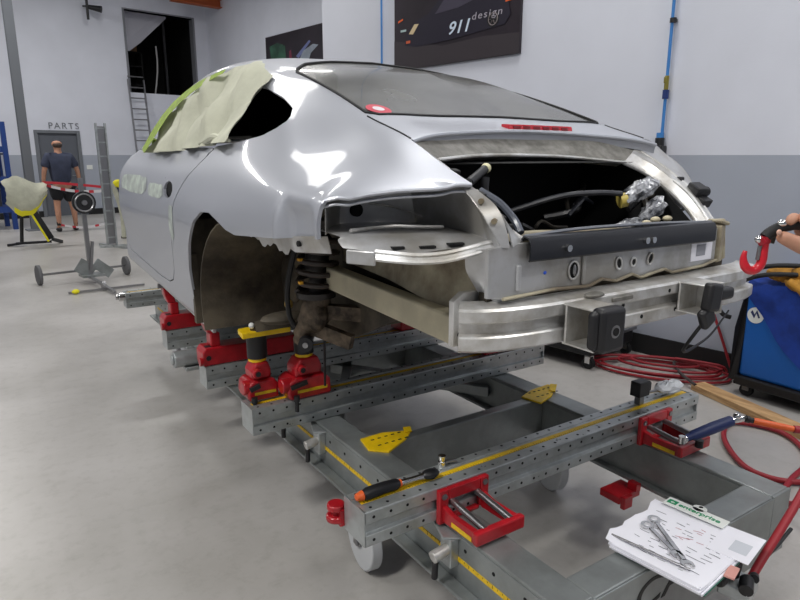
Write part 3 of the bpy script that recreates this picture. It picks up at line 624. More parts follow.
# doors
for side in (-1, 1):
    V, T = car_grid(side, YS[YS > 2.3], TS[TS < 5.6])
    V, T = clip(V, T, -sd(yz(V), DOOR)-.003); V, T = clip(V, T, V[:, 3]-.70)
    E_ = np.hypot((V[:, 1]-2.90)/.085, (V[:, 2]-1.352)/.036)-1
    V, T = clip(V, T, E_*.04)
    dr = part('door', sg(V, T), silver, CAR, 'left door skin with pale filler patches' if side < 0 else None, solid=.012, off=-1, ang=50)
    x = CX+side*.835; b = B(); b.box((min(x, x-side*.05), 2.80, 1.30), (max(x, x-side*.05), 3.0, 1.40)); part('handle_recess', b, black_in, dr)
    if side < 0:
        for k, (y0, y1, z0, z1) in enumerate(((3.35, 4.1, 1.30, 1.40), (2.98, 3.33, 1.30, 1.375), (2.78, 2.86, 1.13, 1.30))):
            V, T = car_grid(side, np.arange(y0-.02, y1+.021, .02), np.arange(2.4, 4.6, .1), .0018)
            rr = random.Random(k); pts = [((y0+y1)/2+(y1-y0)/2*math.copysign(abs(math.cos(a))**.5, math.cos(a))*rr.uniform(.86, 1), (z0+z1)/2+(z1-z0)/2*math.copysign(abs(math.sin(a))**.5, math.sin(a))*rr.uniform(.8, 1)) for a in np.linspace(0, 2*PI, 22)[:-1]]
            V, T = clip(V, T, -sd(yz(V), pts)); part('filler_patch', sg(V, T), filler, dr, ang=None)
# glass
for nm, poly, y0, y1, m_ in (('rear_window', GLASS, 1.6, 2.6, glass_dark), ('windscreen', SCREEN, 3.4, 4.17, mat('screen_glass', lin(30, 34, 36), .08, coat=.5))):
    b = B()
    for side in (-1, 1):
        V, T = car_grid(side, np.arange(y0, y1+.001, .02) if y1 < 4 else YS[YS > y0], TS[TS >= 6], -.003); V, T = clip(V, T, -sd(ys_(V), poly)); b.add([tuple(v[:3]) for v in V], T)
    g = part(nm, b, m_, CAR, ang=None)
    # black seal round the pane
    P = []; half = [p for p in poly if p[1] >= 0]; full = [(y, s) for y, s in half]+[(y, -s) for y, s in reversed(half) if s > 0]
    if nm == 'rear_window': full = [(1.70, 0)]+full
    dense = []
    for k in range(len(full)):
        a, c = full[k], full[(k+1) % len(full)]; n = max(2, int(math.hypot(a[0]-c[0], a[1]-c[1])/.04))
        dense += [(a[0]+(c[0]-a[0])*i/n, a[1]+(c[1]-a[1])*i/n) for i in range(n)]
    tg = np.arange(6, 9.01, .05)
    for y, s in dense:
        S_, Z_ = surf([y], tg); z = float(np.interp(abs(s), S_[0][::-1], Z_[0][::-1])); P.append((CX+s, y, z+.001))
    sb = B(); sb.tube(P, .005, 6, True); part('seal', sb, rubber, g)
    if nm == 'rear_window':
        # round red and white sticker in the lower left corner
        def onglass(s, y, o):
            S_, Z_ = surf([y], tg); z = float(np.interp(abs(s), S_[0][::-1], Z_[0][::-1])); return (CX+s, y, z+o)
        for r, o, m_, nmx in ((.040, .0015, mat('sticker_red', lin(200, 60, 80), .4), 'sticker'), (.019, .0025, mat('sticker_white', lin(225, 215, 220), .4), 'sticker_centre')):
            sb = B(); c = (-.468, 1.745); vs = [onglass(c[0], c[1], o)]+[onglass(c[0]+r*math.cos(a*PI/12), c[1]+r*math.sin(a*PI/12)*1.1, o) for a in range(24)]
            sb.add(vs, [(0, k, k % 24+1) for k in range(1, 25)]); part(nmx, sb, m_, g, 'round red sticker with a pale centre' if r > .03 else None, smooth=False)
for side in (-1, 1):
    sb = B(); sb.tube([(CX+side*.541, y, float(np.interp(.541, surf([y], np.arange(6, 9.01, .05))[0][0][::-1], surf([y], np.arange(6, 9.01, .05))[1][0][::-1]))+.0005) for y in np.linspace(1.69, 1.46 if side < 0 else 1.51, 8)], .003, 5); part('panel_seam', sb, rubber, CAR)
# quarter windows of the right side, roof rail trim
V, T = car_grid(1, YS[YS > 1.85], TS[(TS > 4.9) & (TS < 6.5)], -.01); V, T = clip(V, T, -sd(yz(V), WIN)); part('side_window', sg(V, T), glass_dark, CAR, ang=None)
# black box whose colour stands for the shade inside the cabin
b = B(); xs0, xs1 = CX-.70, CX+.70
b.add([(xs0, 2.72, .88), (xs1, 2.72, .88), (xs1, 4.17, .9), (xs0, 4.17, .9), (xs0, 2.70, 1.33), (xs1, 2.70, 1.33), (xs0+.18, 1.80, 1.52), (xs1-.18, 1.80, 1.52), (xs0, 4.17, 1.5), (xs1, 4.17, 1.5), (xs0+.05, 2.3, 1.5), (xs1-.05, 2.3, 1.5)],
      [(0,1,2,3), (0,4,5,1), (4,6,7,5), (3,2,9,8), (0,3,8,10), (1,11,9,2), (0,10,6,4), (1,5,7,11)])
part('cabin_shade_box', b, black_in, CAR, smooth=False, solid=.006)
# third brake light
b = B(); 
def top_z(x, y):
    S_, Z_ = surf([y], np.arange(6, 9.01, .05)); return float(np.interp(abs(x-CX), S_[0][::-1], Z_[0][::-1]))
bl = []
vs = []
XL = np.linspace(1.455, 1.755, 9)
for x in XL:
    z = top_z(x, 1.575)
    for y, o in ((1.60, -.004), (1.60, .014), (1.566, .012), (1.560, -.012)): vs.append((x, y, z+o))
n = len(XL); b.add(vs, [(i*4+k, i*4+(k+1) % 4, (i+1)*4+(k+1) % 4, (i+1)*4+k) for i in range(n-1) for k in range(4)]+[(0,1,2,3), ((n-1)*4+3, (n-1)*4+2, (n-1)*4+1, (n-1)*4)])
lens = part('brake_light', b, tail_red, CAR, 'slim red brake light strip below the rear window', smooth=False, bevel=.002, recalc=True)
for k in range(6):
    x = 1.475+k*.045; z = top_z(x, 1.575); b = B(); b.box((x, 1.5605, z-.008), (x+.03, 1.5625, z+.007), Matrix.Rotation(-.24, 3, 'X')); part('lamp_cell', b, mat('dark_red_cell', lin(120, 0, 20), .4), lens, smooth=False)
# ---- tail opening
A_ = catmull([(1.0, 1.458, 1.536), (1.2, 1.522, 1.545), (1.54, 1.562, 1.549), (1.85, 1.527, 1.545), (2.03, 1.50, 1.523)], 6)
B_ = catmull([(1.063, 1.42, 1.487), (1.25, 1.47, 1.498), (1.45, 1.49, 1.499), (1.66, 1.487, 1.493), (1.90, 1.45, 1.474)], 6)
b = B(); b.strip(A_, B_); b.strip(B_, [p+Vector((0, .03, -.012)) for p in B_]); part('lid_gutter', b, silver_dusty, CAR, 'dusty grey gutter under the rear lid edge', solid=.004)
b = B(); b.tube([p+Vector((0, -.003, 0)) for p in B_], .0055, 8); part('gutter_rim', b, alu, CAR)
EA = []
for s in np.linspace(-.54, .54, 40):
    y = float(lidY(abs(s)))-.001; S_, Z_ = surf([y], np.arange(6, 9.01, .05)); z = float(np.interp(abs(s), S_[0][::-1], Z_[0][::-1])); EA.append(Vector((CX+s, y, z-.006)))
b = B(); b.tube(EA, .007, 8); b.strip(EA, [p+Vector((0, .006, -.03)) for p in EA]); part('rolled_lid_edge', b, silver, CAR)
# end closing sheet of the right quarter, left where the panel was cut away
S_, Z_ = surf([1.502], np.arange(4.0, 7.01, .2)); outer = [Vector((CX+s, 1.503, z)) for s, z in zip(S_[0], Z_[0])][::-1]
cc = RO_ = catmull([(2.03, 1.505, 1.523), (2.06, 1.415, 1.465), (2.09, 1.317, 1.39), (2.10, 1.263, 1.33)], 5)
idx = [int(round(k*(len(cc)-1)/(len(outer)-1))) for k in range(len(outer))]
b = B(); b.strip(outer, [cc[k] for k in idx]); part('quarter_end_sheet', b, silver_in, CAR, 'bare sheet closing the cut right quarter', solid=.003)
RO = catmull([(2.03, 1.505, 1.523), (2.06, 1.415, 1.465), (2.09, 1.317, 1.39), (2.10, 1.263, 1.33), (2.10, 1.19, 1.245)], 5)
RI = catmull([(1.90, 1.45, 1.474), (1.975, 1.40, 1.432), (2.0, 1.31, 1.366), (2.01, 1.242, 1.302), (2.005, 1.19, 1.240)], 5)
b = B(); MID = [p*.5+q*.5+Vector((-.004, -.010, .006)) for p, q in zip(RO, RI)]; b.strip(RO, MID); b.strip(MID, RI); part('right_opening_rail', b, alu, CAR, 'bare silver rail curving down the right side of the tail opening', solid=.008)
b = B(); b.tube(RO, .007, 8); part('rail_edge', b, alu, CAR); b = B(); b.tube(RI, .008, 8); part('rail_edge', b, alu, CAR)
b = B(); b.tube([p*.5+q*.5+Vector((-.006, -.014, .008)) for p, q in zip(RO[8:], RI[8:])], .006, 8); part('rail_edge', b, alu, CAR)
LO = catmull([(1.0, 1.195, 1.424), (1.02, 1.135, 1.384), (1.03, 1.107, 1.338), (1.035, 1.094, 1.285)], 5)
LI = catmull([(.985, 1.215, 1.424), (.985, 1.16, 1.384), (.995, 1.125, 1.338), (1.015, 1.10, 1.285)], 5)
fl = B(); fl.strip(LO, LI); FL = part('left_opening_flange', fl, silver_in, CAR, solid=.004)
for i, p in ((4, None), (9, None)):
    c = (LO[i]+LI[i])/2; w = B(); w.cyl(c+Vector((-.012, -.010, 0)), c+Vector((.006, .006, 0)), .007, n=10); part('bolt', w, tan_metal, FL)
LB = catmull([(1.063, 1.42, 1.487), (1.05, 1.32, 1.45), (1.075, 1.22, 1.38), (1.085, 1.15, 1.32), (1.10, 1.115, 1.296)], 5)
b = B(); LOx = catmull([(1.0, 1.456, 1.537), (1.0, 1.30, 1.465), (1.0, 1.20, 1.425), (1.03, 1.12, 1.36), (1.045, 1.094, 1.285)], 5)
b.strip(LOx, LB); part('left_gutter', b, silver_in, CAR, solid=.004); b = B(); b.tube(LB[8:], .007, 8); part('gutter_rim', b, alu, CAR)
# black seal clumps on the left gutter
b = B()
for p in LB[5:17:2]: b.box(p+Vector((-.018, -.012, -.008)), p+Vector((.004, .012, .014)), Matrix.Rotation(random.uniform(-.5, .5), 3, 'X'))
part('loose_seal', b, rubber, CAR, bevel=.003)
# engine bay
b = B(); EX0, EX1 = 1.07, 1.98
b.add([(EX0, 1.13, 1.20), (EX1, 1.13, 1.20), (EX1, 1.72, 1.10), (EX0, 1.72, 1.10), (EX0, 1.72, 1.50), (EX1, 1.72, 1.50), (EX0, 1.44, 1.475), (EX1, 1.44, 1.475), (EX0, 1.12, 1.28), (EX1, 1.12, 1.28), (EX0, 1.25, 1.40), (EX1-.06, 1.25, 1.36)],
      [(0,1,2,3), (3,2,5,4), (4,5,7,6), (0,3,4,6), (0,6,10), (0,10,8), (1,7,5,2)])
part('engine_bay_shade_box', b, black_in, CAR, smooth=False, solid=.004)  # black box; the darkness inside the bay is put into its colour
b = B(); b.tube(catmull([(1.10, 1.30, 1.24), (1.3, 1.35, 1.262), (1.55, 1.33, 1.255), (1.8, 1.30, 1.25)], 6), .018, 8); part('bay_crossmember', b, tan_metal, CAR)
rg = random.Random(3)
for k in range(9):
    p = [Vector((1.45+.07*k+rg.uniform(-.05,.05), 1.45+rg.uniform(-.12,.12), 1.26+rg.uniform(0,.06)))]
    for q in range(3): p.append(p[-1]+Vector((rg.uniform(.02,.09), rg.uniform(-.06,.05), rg.uniform(-.03,.05))))
    w = B(); w.tube(catmull(p, 5), rg.uniform(.006, .013), 7); part('cable', w, mat('cable_%d' % (k % 3), lin(*((38,38,40),(70,66,60),(26,28,34))[k % 3]), .35), CAR)
w = B(); w.tube(catmull([(1.40, 1.5, 1.32), (1.55, 1.42, 1.37), (1.68, 1.37, 1.38), (1.77, 1.35, 1.375)], 6), .009, 8); part('cable', w, mat('cable_grey', lin(56, 57, 62), .4), CAR)
def film(c, r, sc, rot, seed, parent=CAR, m=None, name='film_wrap'):
    w = B(); q = random.Random(seed); w.ball((0,0,0), r, 16, 12, sc); Mx = Matrix.Rotation(rot[0], 3, 'X') @ Matrix.Rotation(rot[1], 3, 'Y') @ Matrix.Rotation(rot[2], 3, 'Z')
    w.v = [tuple(Mx @ (Vector(v)*q.uniform(.78, 1.14))+Vector(c)) for v in w.v]; return part(name, w, m or plastic_bag, parent, 'clear film wrapped round a cable end', ang=15)
film((1.862, 1.345, 1.385), .052, (1.7, .7, .62), (0, -.35, 0), 1)
film((1.90, 1.32, 1.315), .045, (1.6, .7, .75), (0, -.55, 0), 2)
film((1.80, 1.33, 1.275), .035, (2.0, .8, .55), (0, -.1, 0), 3)
w = B(); w.tube([(1.795, 1.35, 1.355), (1.775, 1.36, 1.35)], .024, 10); part('tape_band', w, mat('amber_tape', lin(200, 180, 90), .4), CAR)
for c in ((1.62, 1.14, 1.305), (1.69, 1.16, 1.31), (1.75, 1.16, 1.31)):
    w = B(); w.ball(c, .012, 8, 6, (1.6, 1, .8)); part('cable_plug', w, mat('pale_plug', lin(190, 180, 150), .4), CAR)
w = B(); w.cyl((1.06, 1.28, 1.43), (1.155, 1.33, 1.462), .012); part('gas_strut', w, blackm, CAR); w = B(); w.ball((1.162, 1.332, 1.465), .014, 10, 8); part('strut_socket', w, mat('cream_socket', lin(225, 220, 180), .4), CAR)
w = B(); w.cyl((1.135, 1.31, 1.44), (1.13, 1.30, 1.39), .016, .011); part('rubber_bung', w, blackm, CAR)
w = B(); w.tube(catmull([(1.08, 1.26, 1.41), (1.105, 1.21, 1.38), (1.12, 1.17, 1.34), (1.115, 1.14, 1.31)], 5), .010, 8); part('drain_hose', w, mat('dull_film', lin(86, 90, 100), .25), CAR)
# black connectors at the right rail
w = B(); w.box((2.075, 1.27, 1.345), (2.135, 1.32, 1.40), Matrix.Rotation(.5, 3, 'X')); w.box((2.09, 1.25, 1.325), (2.14, 1.285, 1.355), Matrix.Rotation(.5, 3, 'X')); w.box((2.07, 1.335, 1.39), (2.095, 1.36, 1.425)); w.cyl((2.09, 1.29, 1.37), (2.15, 1.28, 1.375), .018)
part('lamp_connector', w, blackm, CAR, 'black plug block on the right rail', bevel=.004)
# ---- tail panel
bot = [(1.93, 1.175), (1.86, 1.163), (1.70, 1.158), (1.66, 1.172), (1.60, 1.165), (1.55, 1.158), (1.51, 1.172), (1.44, 1.160), (1.38, 1.172), (1.33, 1.158), (1.20, 1.165), (1.02, 1.160)]
b = B(); b.prism([(x, 1.10, z) for x, z in [(.975, 1.165), (.975, 1.285), (1.06, 1.292), (1.93, 1.275)]+bot], (0, .012, 0)); TP = part('tail_panel', b, silver_in, CAR, smooth=False, bevel=.002)
b = B(); b.tube([(x, 1.094, z) for x, z in bot], .0045, 6); part('panel_hem', b, tan_metal, TP)
b = B()
X_ = np.linspace(1.09, 1.885, 24)
prof = [(1.082, 1.246), (1.078, 1.25), (1.078, 1.292), (1.086, 1.305), (1.104, 1.308), (1.118, 1.296)]
vs = [(x, y, z-.010*(x-1.085)) for x in X_ for y, z in prof]; n = len(prof)
b.add(vs, [(i*n+k, (i+1)*n+k, (i+1)*n+k+1, i*n+k+1) for i in range(23) for k in range(n-1)]); RB = part('black_lock_band', b, mat('satin_black', lin(22, 24, 30), .28), CAR, 'glossy black band along the top of the tail panel', solid=.004, off=-1)
for x, z in ((1.215, 1.272), (1.53, 1.268), (1.56, 1.268)):
    w = B(); w.cyl((x, 1.082, z), (x, 1.066, z), .009, n=12); part('screw', w, chrome, RB)
b = B(); b.tube(catmull([(1.10, 1.112, 1.305), (1.3, 1.11, 1.312), (1.6, 1.108, 1.308), (1.9, 1.108, 1.296)], 5), .005, 6); part('band_lip', b, mat('lip_grey', lin(120, 124, 132), .3), RB)
for x, z, rx, rz, rot in ((1.268, 1.207, .019, .024, 0), (1.451, 1.208, .012, .017, .35), (1.515, 1.206, .011, .012, 0), (1.592, 1.209, .012, .017, -.35)):
    w = B(); Q = [(x+rx*math.cos(a)*math.cos(rot)-rz*math.sin(a)*math.sin(rot), 1.0975, z+rx*math.cos(a)*math.sin(rot)+rz*math.sin(a)*math.cos(rot)) for a in np.linspace(0, 2*PI, 17)[:-1]]
    w.prism(Q, (0, .003, 0)); hp = part('panel_hole', w, hole, TP, smooth=False)
    w = B(); w.tube([(q[0], 1.0965, q[2]) for q in Q], .0028, 6, True); part('hole_rim', w, alu, TP)
w = B(); w.ball((1.268, 1.094, 1.207), .011, 8, 6, (.5, .4, 1.4)); part('grommet', w, steel, TP)
for x0, x1, z0, z1 in ((1.30, 1.312, 1.165, 1.245), (1.063, 1.078, 1.175, 1.24)):
    w = B(); w.box((x0, 1.092, z0), (x1, 1.10, z1)); part('pressed_rib', w, silver_in, TP, bevel=.004, smooth=False)
w = B(); w.ball((1.165, 1.099, 1.21), .006, 8, 5, (1, .3, .8)); part('blue_paint_mark', w, mat('blue_ink', lin(50, 90, 200), .5), TP)
w = B(); w.box((1.795, 1.0975, 1.180), (1.905, 1.1, 1.243)); lb = part('paper_label', w, white_p, TP, 'torn white label at the right end of the tail panel', smooth=False)
w = B(); w.box((1.82, 1.0965, 1.195), (1.868, 1.0974, 1.230)); part('label_remnant', w, mat('label_grey', lin(150, 152, 160), .6), TP, smooth=False)
w = B(); w.box((1.93, 1.095, 1.165), (1.975, 1.135, 1.285), Matrix.Rotation(.25, 3, 'Z')); w.box((1.965, 1.10, 1.17), (1.985, 1.155, 1.30), Matrix.Rotation(-.1, 3, 'X')); w.box((1.93, 1.09, 1.285), (1.985, 1.13, 1.298), Matrix.Rotation(.2, 3, 'Y')); part('bent_end_flange', w, tan_metal, CAR, 'bent flange at the right end of the tail panel', bevel=.006)
# dark shelf behind the bumper, underside floor
b = B(); b.box((1.0, 1.13, 1.10), (2.03, 1.16, 1.17)); b.box((.98, 1.16, 1.06), (2.1, 1.9, 1.09)); part('rear_floor', b, dark_liner, CAR, smooth=False)
# ---- bumper beam
path = catmull([(a, c, 0) for a, c in ((.912, 1.128), (.955, 1.096), (1.05, 1.066), (1.2, 1.05), (1.54, 1.045), (1.88, 1.046), (2.03, 1.052), (2.09, 1.060), (2.145, 1.078))], 6)
prof = [(0, 1.040), (0, 1.070), (.004, 1.074), (.022, 1.077), (.022, 1.102), (.004, 1.106), (0, 1.110), (0, 1.136), (.006, 1.142), (.06, 1.150), (.06, 1.034), (.006, 1.034)]
vs = []
for i, p in enumerate(path):
    a = path[max(i-1, 0)]; c = path[min(i+1, len(path)-1)]; d = (c-a).normalized(); nrm = Vector((-d.y, d.x, 0))
    vs += [Vector((p.x, p.y, z))+nrm*o for o, z in prof]
n = len(prof); m_ = len(path); b = B(); b.add(vs, [(i*n+k, i*n+(k+1) % n, (i+1)*n+(k+1) % n, (i+1)*n+k) for i in range(m_-1) for k in range(n)]+[tuple(range(n-1, -1, -1)), tuple(range((m_-1)*n, m_*n))])
BB = part('bumper_beam', b, alu, CAR, 'long ribbed aluminium bumper beam', ang=30, recalc=True)
w = B()
for x, z in ((1.385, 1.09), (1.42, 1.088), (1.445, 1.095), (1.62, 1.12), (1.655, 1.06), (1.50, 1.06), (1.73, 1.125)): w.cyl((x, 1.0665 if 1.075 < z < 1.104 else 1.0445, z), (x, 1.07, z), .006, n=10)
part('beam_holes', w, hole, BB, smooth=False)
w = B(); w.box((1.365, 1.040, 1.118), (1.45, 1.047, 1.130)); w.ball((1.30, 1.05, 1.146), .016, 8, 6, (2.2, 1.2, .5)); part('clip_bracket', w, silver_dusty, BB, bevel=.002)
def crash_box(x0, x1, z0, z1, y0, y1, right):
    cb = B(); t_ = .005
    cb.box((x0, y0, z0), (x1, y1, z0+t_)); cb.box((x0, y0, z1-t_), (x1, y1, z1)); cb.box((x1-t_, y0, z0+t_), (x1, y1, z1-t_)); cb.box((x0, y1-.012, z0+t_), (x1-t_, y1-.006, z1-t_))
    return part('crash_box', cb, alu, CAR, 'open sided aluminium crash box', smooth=False, bevel=.0015)
crash_box(1.180, 1.275, 1.035, 1.14, .945, 1.045, 0)
w = B(); w.box((1.160, .905, 1.042), (1.245, .945, 1.152)); w.box((1.146, .918, 1.05), (1.262, .945, 1.145)); e = part('rubber_block', w, blackm, CAR, 'black block on the end of the crash box', bevel=.012, seg=3)
w = B(); w.cyl((1.205, .904, 1.095), (1.205, .92, 1.095), .016); part('threaded_socket', w, steel, e); w = B(); w.cyl((1.205, .902, 1.095), (1.205, .905, 1.095), .010); part('socket_bore', w, hole, e)
crash_box(1.655, 1.745, 1.055, 1.145, .955, 1.045, 1)
w = B(); w.box((1.63, .925, 1.075), (1.69, .955, 1.155), Matrix.Rotation(.15, 3, 'Y')); w.box((1.62, .93, 1.03), (1.675, .955, 1.09), Matrix.Rotation(-.5, 3, 'Y')); w.box((1.68, .93, 1.10), (1.76, .96, 1.135)); part('rubber_block', w, blackm, CAR, 'crumpled black block on the right crash box', bevel=.01, seg=3)
# ---- left lamp tray
def patch(name, rows, m, parent, label=None, sub=4, solid=.003, **k):
    R1 = [catmull(r, sub) for r in rows]; C1 = list(zip(*R1)); C2 = [catmull(c, sub) for c in C1]; b = B(); quadmesh(b, C2); return part(name, b, m, parent, label, solid=solid, **k)
ZW = lambda x: 1.335-.01*(x-.7)
TR = patch('lamp_tray', [[(.690, 1.40, 1.318), (.80, 1.50, 1.318), (.92, 1.50, 1.316), (1.04, 1.45, 1.312)],
     [(.70, 1.32, 1.312), (.80, 1.36, 1.314), (.92, 1.34, 1.312), (1.045, 1.30, 1.308)],
     [(.692, 1.315, 1.302), (.79, 1.26, 1.306), (.92, 1.23, 1.306), (1.045, 1.20, 1.302)],
     [(.695, 1.295, 1.287), (.79, 1.195, 1.275), (.92, 1.172, 1.282), (1.045, 1.125, 1.288)]], silver_in, CAR, 'open silver lamp tray in the left rear corner')
b = B(); tw = [(.690, 1.372, 1.375), (.74, 1.44, 1.398), (.80, 1.50, 1.416), (.92, 1.50, 1.425), (1.04, 1.45, 1.42)]; tb = [(.690, 1.375, 1.31), (.74, 1.45, 1.31), (.80, 1.51, 1.31), (.92, 1.51, 1.31), (1.04, 1.46, 1.30)]
b.strip(tw, tb); part('tray_back_wall', b, silver_in, CAR, solid=.003)
b = B(); b.strip([(1.0, 1.46, 1.425), (1.0, 1.33, 1.425), (1.0, 1.215, 1.42)], [(1.02, 1.46, 1.30), (1.035, 1.3, 1.30), (1.03, 1.11, 1.29)]); b.strip(LI, [(.99, 1.30, 1.42)]*0 or [Vector((1.02, p.y+.05, p.z)) for p in LI]); part('tray_side_wall', b, silver_in, CAR, solid=.003)
w = B(); w.cyl((.848, 1.506, 1.354), (.848, 1.494, 1.354), .018, n=20); part('wall_hole', w, hole, CAR, smooth=False)
w = B(); w.tube([(.735, 1.33, 1.322), (.80, 1.345, 1.323), (.86, 1.325, 1.326), (.93, 1.30, 1.322), (.985, 1.29, 1.320)], .0045, 6); part('tray_bead', w, alu, TR)
w = B(); w.tube([(.86, 1.495, 1.375), (.95, 1.47, 1.36), (1.03, 1.42, 1.33)], .003, 6); part('tray_bead', w, alu, TR)
lipA = catmull([(.738, 1.222, 1.284), (.79, 1.198, 1.277), (.84, 1.182, 1.272), (.90, 1.165, 1.274), (.96, 1.148, 1.285), (1.0, 1.14, 1.293), (1.045, 1.125, 1.296)], 5)
w = B(); w.strip(lipA, [p+Vector((-.004, -.008, -.018)) for p in lipA]); w.tube(lipA, .005, 6); w.tube([p+Vector((-.004, -.010, -.016)) for p in lipA], .004, 6); part('tray_lip', w, alu, CAR, 'bright rolled front lip of the lamp tray', solid=.003)
for x, y, z, ln in ((.795, 1.205, 1.289, .03), (.865, 1.185, 1.288, .04), (.935, 1.165, 1.292, .04)):
    w = B(); w.box((x-ln/2, y, z-.002), (x+ln/2, y+.018, z+.003), Matrix.Rotation(-.25, 3, 'Z')); part('tray_slot', w, hole, TR, smooth=False)
w = B(); w.bar((.698, 1.285, 1.268), (.736, 1.216, 1.268), .008, .034); part('tray_tab', w, silver_in, CAR, bevel=.005)
# torn lower flange of the quarter panel
top = [(.672, 1.93, 1.258), (.672, 1.80, 1.266), (.672, 1.63, 1.280), (.675, 1.5, 1.294), (.688, 1.38, 1.305)]
tz = catmull(top, 8); low_ = []
for i, p in enumerate(tz):
    u = i/(len(tz)-1); low_.append(p+Vector((.02, 0, -(.004+.040*min(1, u*1.9)+(.009*math.sin(i*.9)+.006*math.sin(i*2.3+1))*(u < .6)*(u > .1)))))
b = B(); b.strip([p+Vector((.010, 0, .0)) for p in tz], low_); TF = part('torn_flange', b, silver_in, CAR, 'ragged bare lower flange of the left quarter panel', solid=.002)
w = B(); w.cyl((.696, 1.52, 1.272), (.68, 1.52, 1.272), .008, n=12); part('flange_hole', w, hole, TF, smooth=False)
# wheel house
rows = []
for x in (.70, .80, .95, 1.08):
    rows.append([(x, 2.10+.44*math.cos(a), .92+.36*math.sin(a)) for a in np.linspace(-.35, 1.75, 12)])
b = B(); quadmesh(b, rows); part('wheel_house', b, dark_liner, CAR, 'brown stained inner wheel house', solid=.006)
b = B(); b.prism([(1.06, 2.6, .80), (1.06, 2.6, 1.2), (1.06, 2.3, 1.3), (1.06, 1.6, 1.3), (1.06, 1.6, 1.0), (1.06, 1.9, .86)], (.02, 0, 0)); part('wheel_house_wall', b, dark_liner, CAR, smooth=False)
for dy, zz in ((2.42, 1.0), (2.30, 1.12), (2.18, .95)):
    w = B(); w.ball((1.055, dy, zz), .10, 12, 8, (.3, 1, 1.1)); part('pressed_bulge', w, dark_liner, CAR)
b = B(); b.bar((.72, 2.645, .80), (.70, 2.62, 1.10), .03, .012, (0,1,0)); b.box((.70, 2.63, .80), (1.05, 2.66, 1.24)); part('arch_front_wall', b, dark_liner, CAR, smooth=False)
w = B(); w.ball((.93, 2.18, .945), .018, 8, 6); part('body_plug', w, mat('brass_plug', lin(180, 150, 80), .4), CAR)
w = B(); w.ball((.90, 2.16, .90), .06, 12, 8, (1.6, .8, .4)); w.bar((.80, 2.2, .87), (1.1, 2.1, .90), .05, .03); part('lower_arm', w, dark_liner, CAR)
# suspension strut
S0 = Vector((.945, 1.93, 1.25)); S1 = Vector((.95, 1.98, .98)); dk = mat('spring_black', lin(40, 36, 34), .4)
ST = B(); ST.cyl(S0+Vector((0,0,.03)), S1, .028, n=14); ST.cyl(S0+Vector((0,0,.04)), S0+Vector((0,0,.01)), .075, n=20); ST.cyl(S1+Vector((0,0,.05)), S1+Vector((0,0,.03)), .07, n=20); ST.cyl(S0-Vector((0,0,.02)), S1+Vector((0,0,.12)), .042, n=16); part('shock_absorber', ST, dk, CAR)
P = [S0.lerp(S1+Vector((0,0,.05)), k/60)+Vector((.066*math.cos(k*2*PI/11), .066*math.sin(k*2*PI/11), 0)) for k in range(61)]
w = B(); w.tube(P, .010, 8); part('coil_spring', w, mat('spring_grey', lin(58, 50, 46), .35), CAR)
for z in (1.07, 1.15):
    w = B(); w.box((.868, 1.93, z), (.880, 1.948, z+.009)); part('yellow_mark', w, mat('yellow_mark', lin(220, 160, 20), .5), CAR, smooth=False)
dirt = mat('dirty_alloy', lin(92, 80, 66), .55, .4, var=.5, vscale=22, col2=lin(46, 38, 30))
w = B(); w.tube(catmull([(.95, 1.96, 1.02), (.935, 1.98, .94), (.93, 2.03, .88), (.925, 2.07, .83)], 5), [.045]*3+[.05]*5+[.04]*5+[.03]*3, 10); w.ball((.94, 1.97, .95), .06, 10, 8, (.8, 1, 1.1)); w.bar((.95, 1.97, .96), (1.1, 1.85, .95), .04, .05); w.bar((.93, 2.0, .90), (1.02, 1.85, .86), .03, .05); part('hub_carrier', w, dirt, CAR, 'dirty alloy hub carrier')
w = B(); w.cyl((.895, 1.965, .842), (.93, 2.03, .842), .026, n=16); part('ball_joint', w, blackm, CAR); w = B(); w.cyl((.892, 1.960, .842), (.895, 1.965, .842), .010, n=14); part('joint_bolt', w, steel, CAR)
w = B(); w.tube(catmull([(.88, 1.98, 1.2), (.86, 2.02, 1.05), (.88, 2.05, .92), (.93, 2.04, .86)], 5), .010, 8); part('brake_hose', w, rubber, CAR)
w = B(); w.bar((.985, 1.99, .90), (.985, 2.0, .66), .007, .007); part('hanging_rod', w, blackm, CAR, smooth=False)
# rear rails and apron behind the wheel house
patch('side_apron', [[(1.03, 1.92, 1.27), (1.02, 1.6, 1.275), (1.02, 1.35, 1.28), (1.03, 1.14, 1.28)], [(1.035, 1.92, 1.20), (1.02, 1.6, 1.19), (1.01, 1.35, 1.18), (1.03, 1.14, 1.20)], [(1.03, 1.92, 1.14), (1.01, 1.6, 1.13), (.99, 1.35, 1.11), (1.03, 1.14, 1.10)]], tan_metal, CAR, 'stained tan apron panel', solid=.004)
b = B(); b.bar((.99, 1.93, 1.085), (.975, 1.20, 1.066), .05, .078); part('frame_rail', b, mat('frame_rail_tan', lin(196, 188, 162), .5, .1, var=.15, vscale=8), CAR, 'tan rear frame rail', bevel=.006)
b = B(); b.prism([(.93, 1.17, 1.035), (.93, 1.17, 1.15), (.96, 1.17, 1.17), (1.04, 1.17, 1.17), (1.04, 1.17, 1.035)], (0, .02, 0)); BP = part('beam_mount_plate', b, alu, CAR, smooth=False, bevel=.002)
for x, z in ((.955, 1.135), (.985, 1.10), (.95, 1.065)):
    w = B(); w.cyl((x, 1.168, z), (x, 1.172, z), .007, n=10); part('bolt_hole', w, hole, BP, smooth=False)
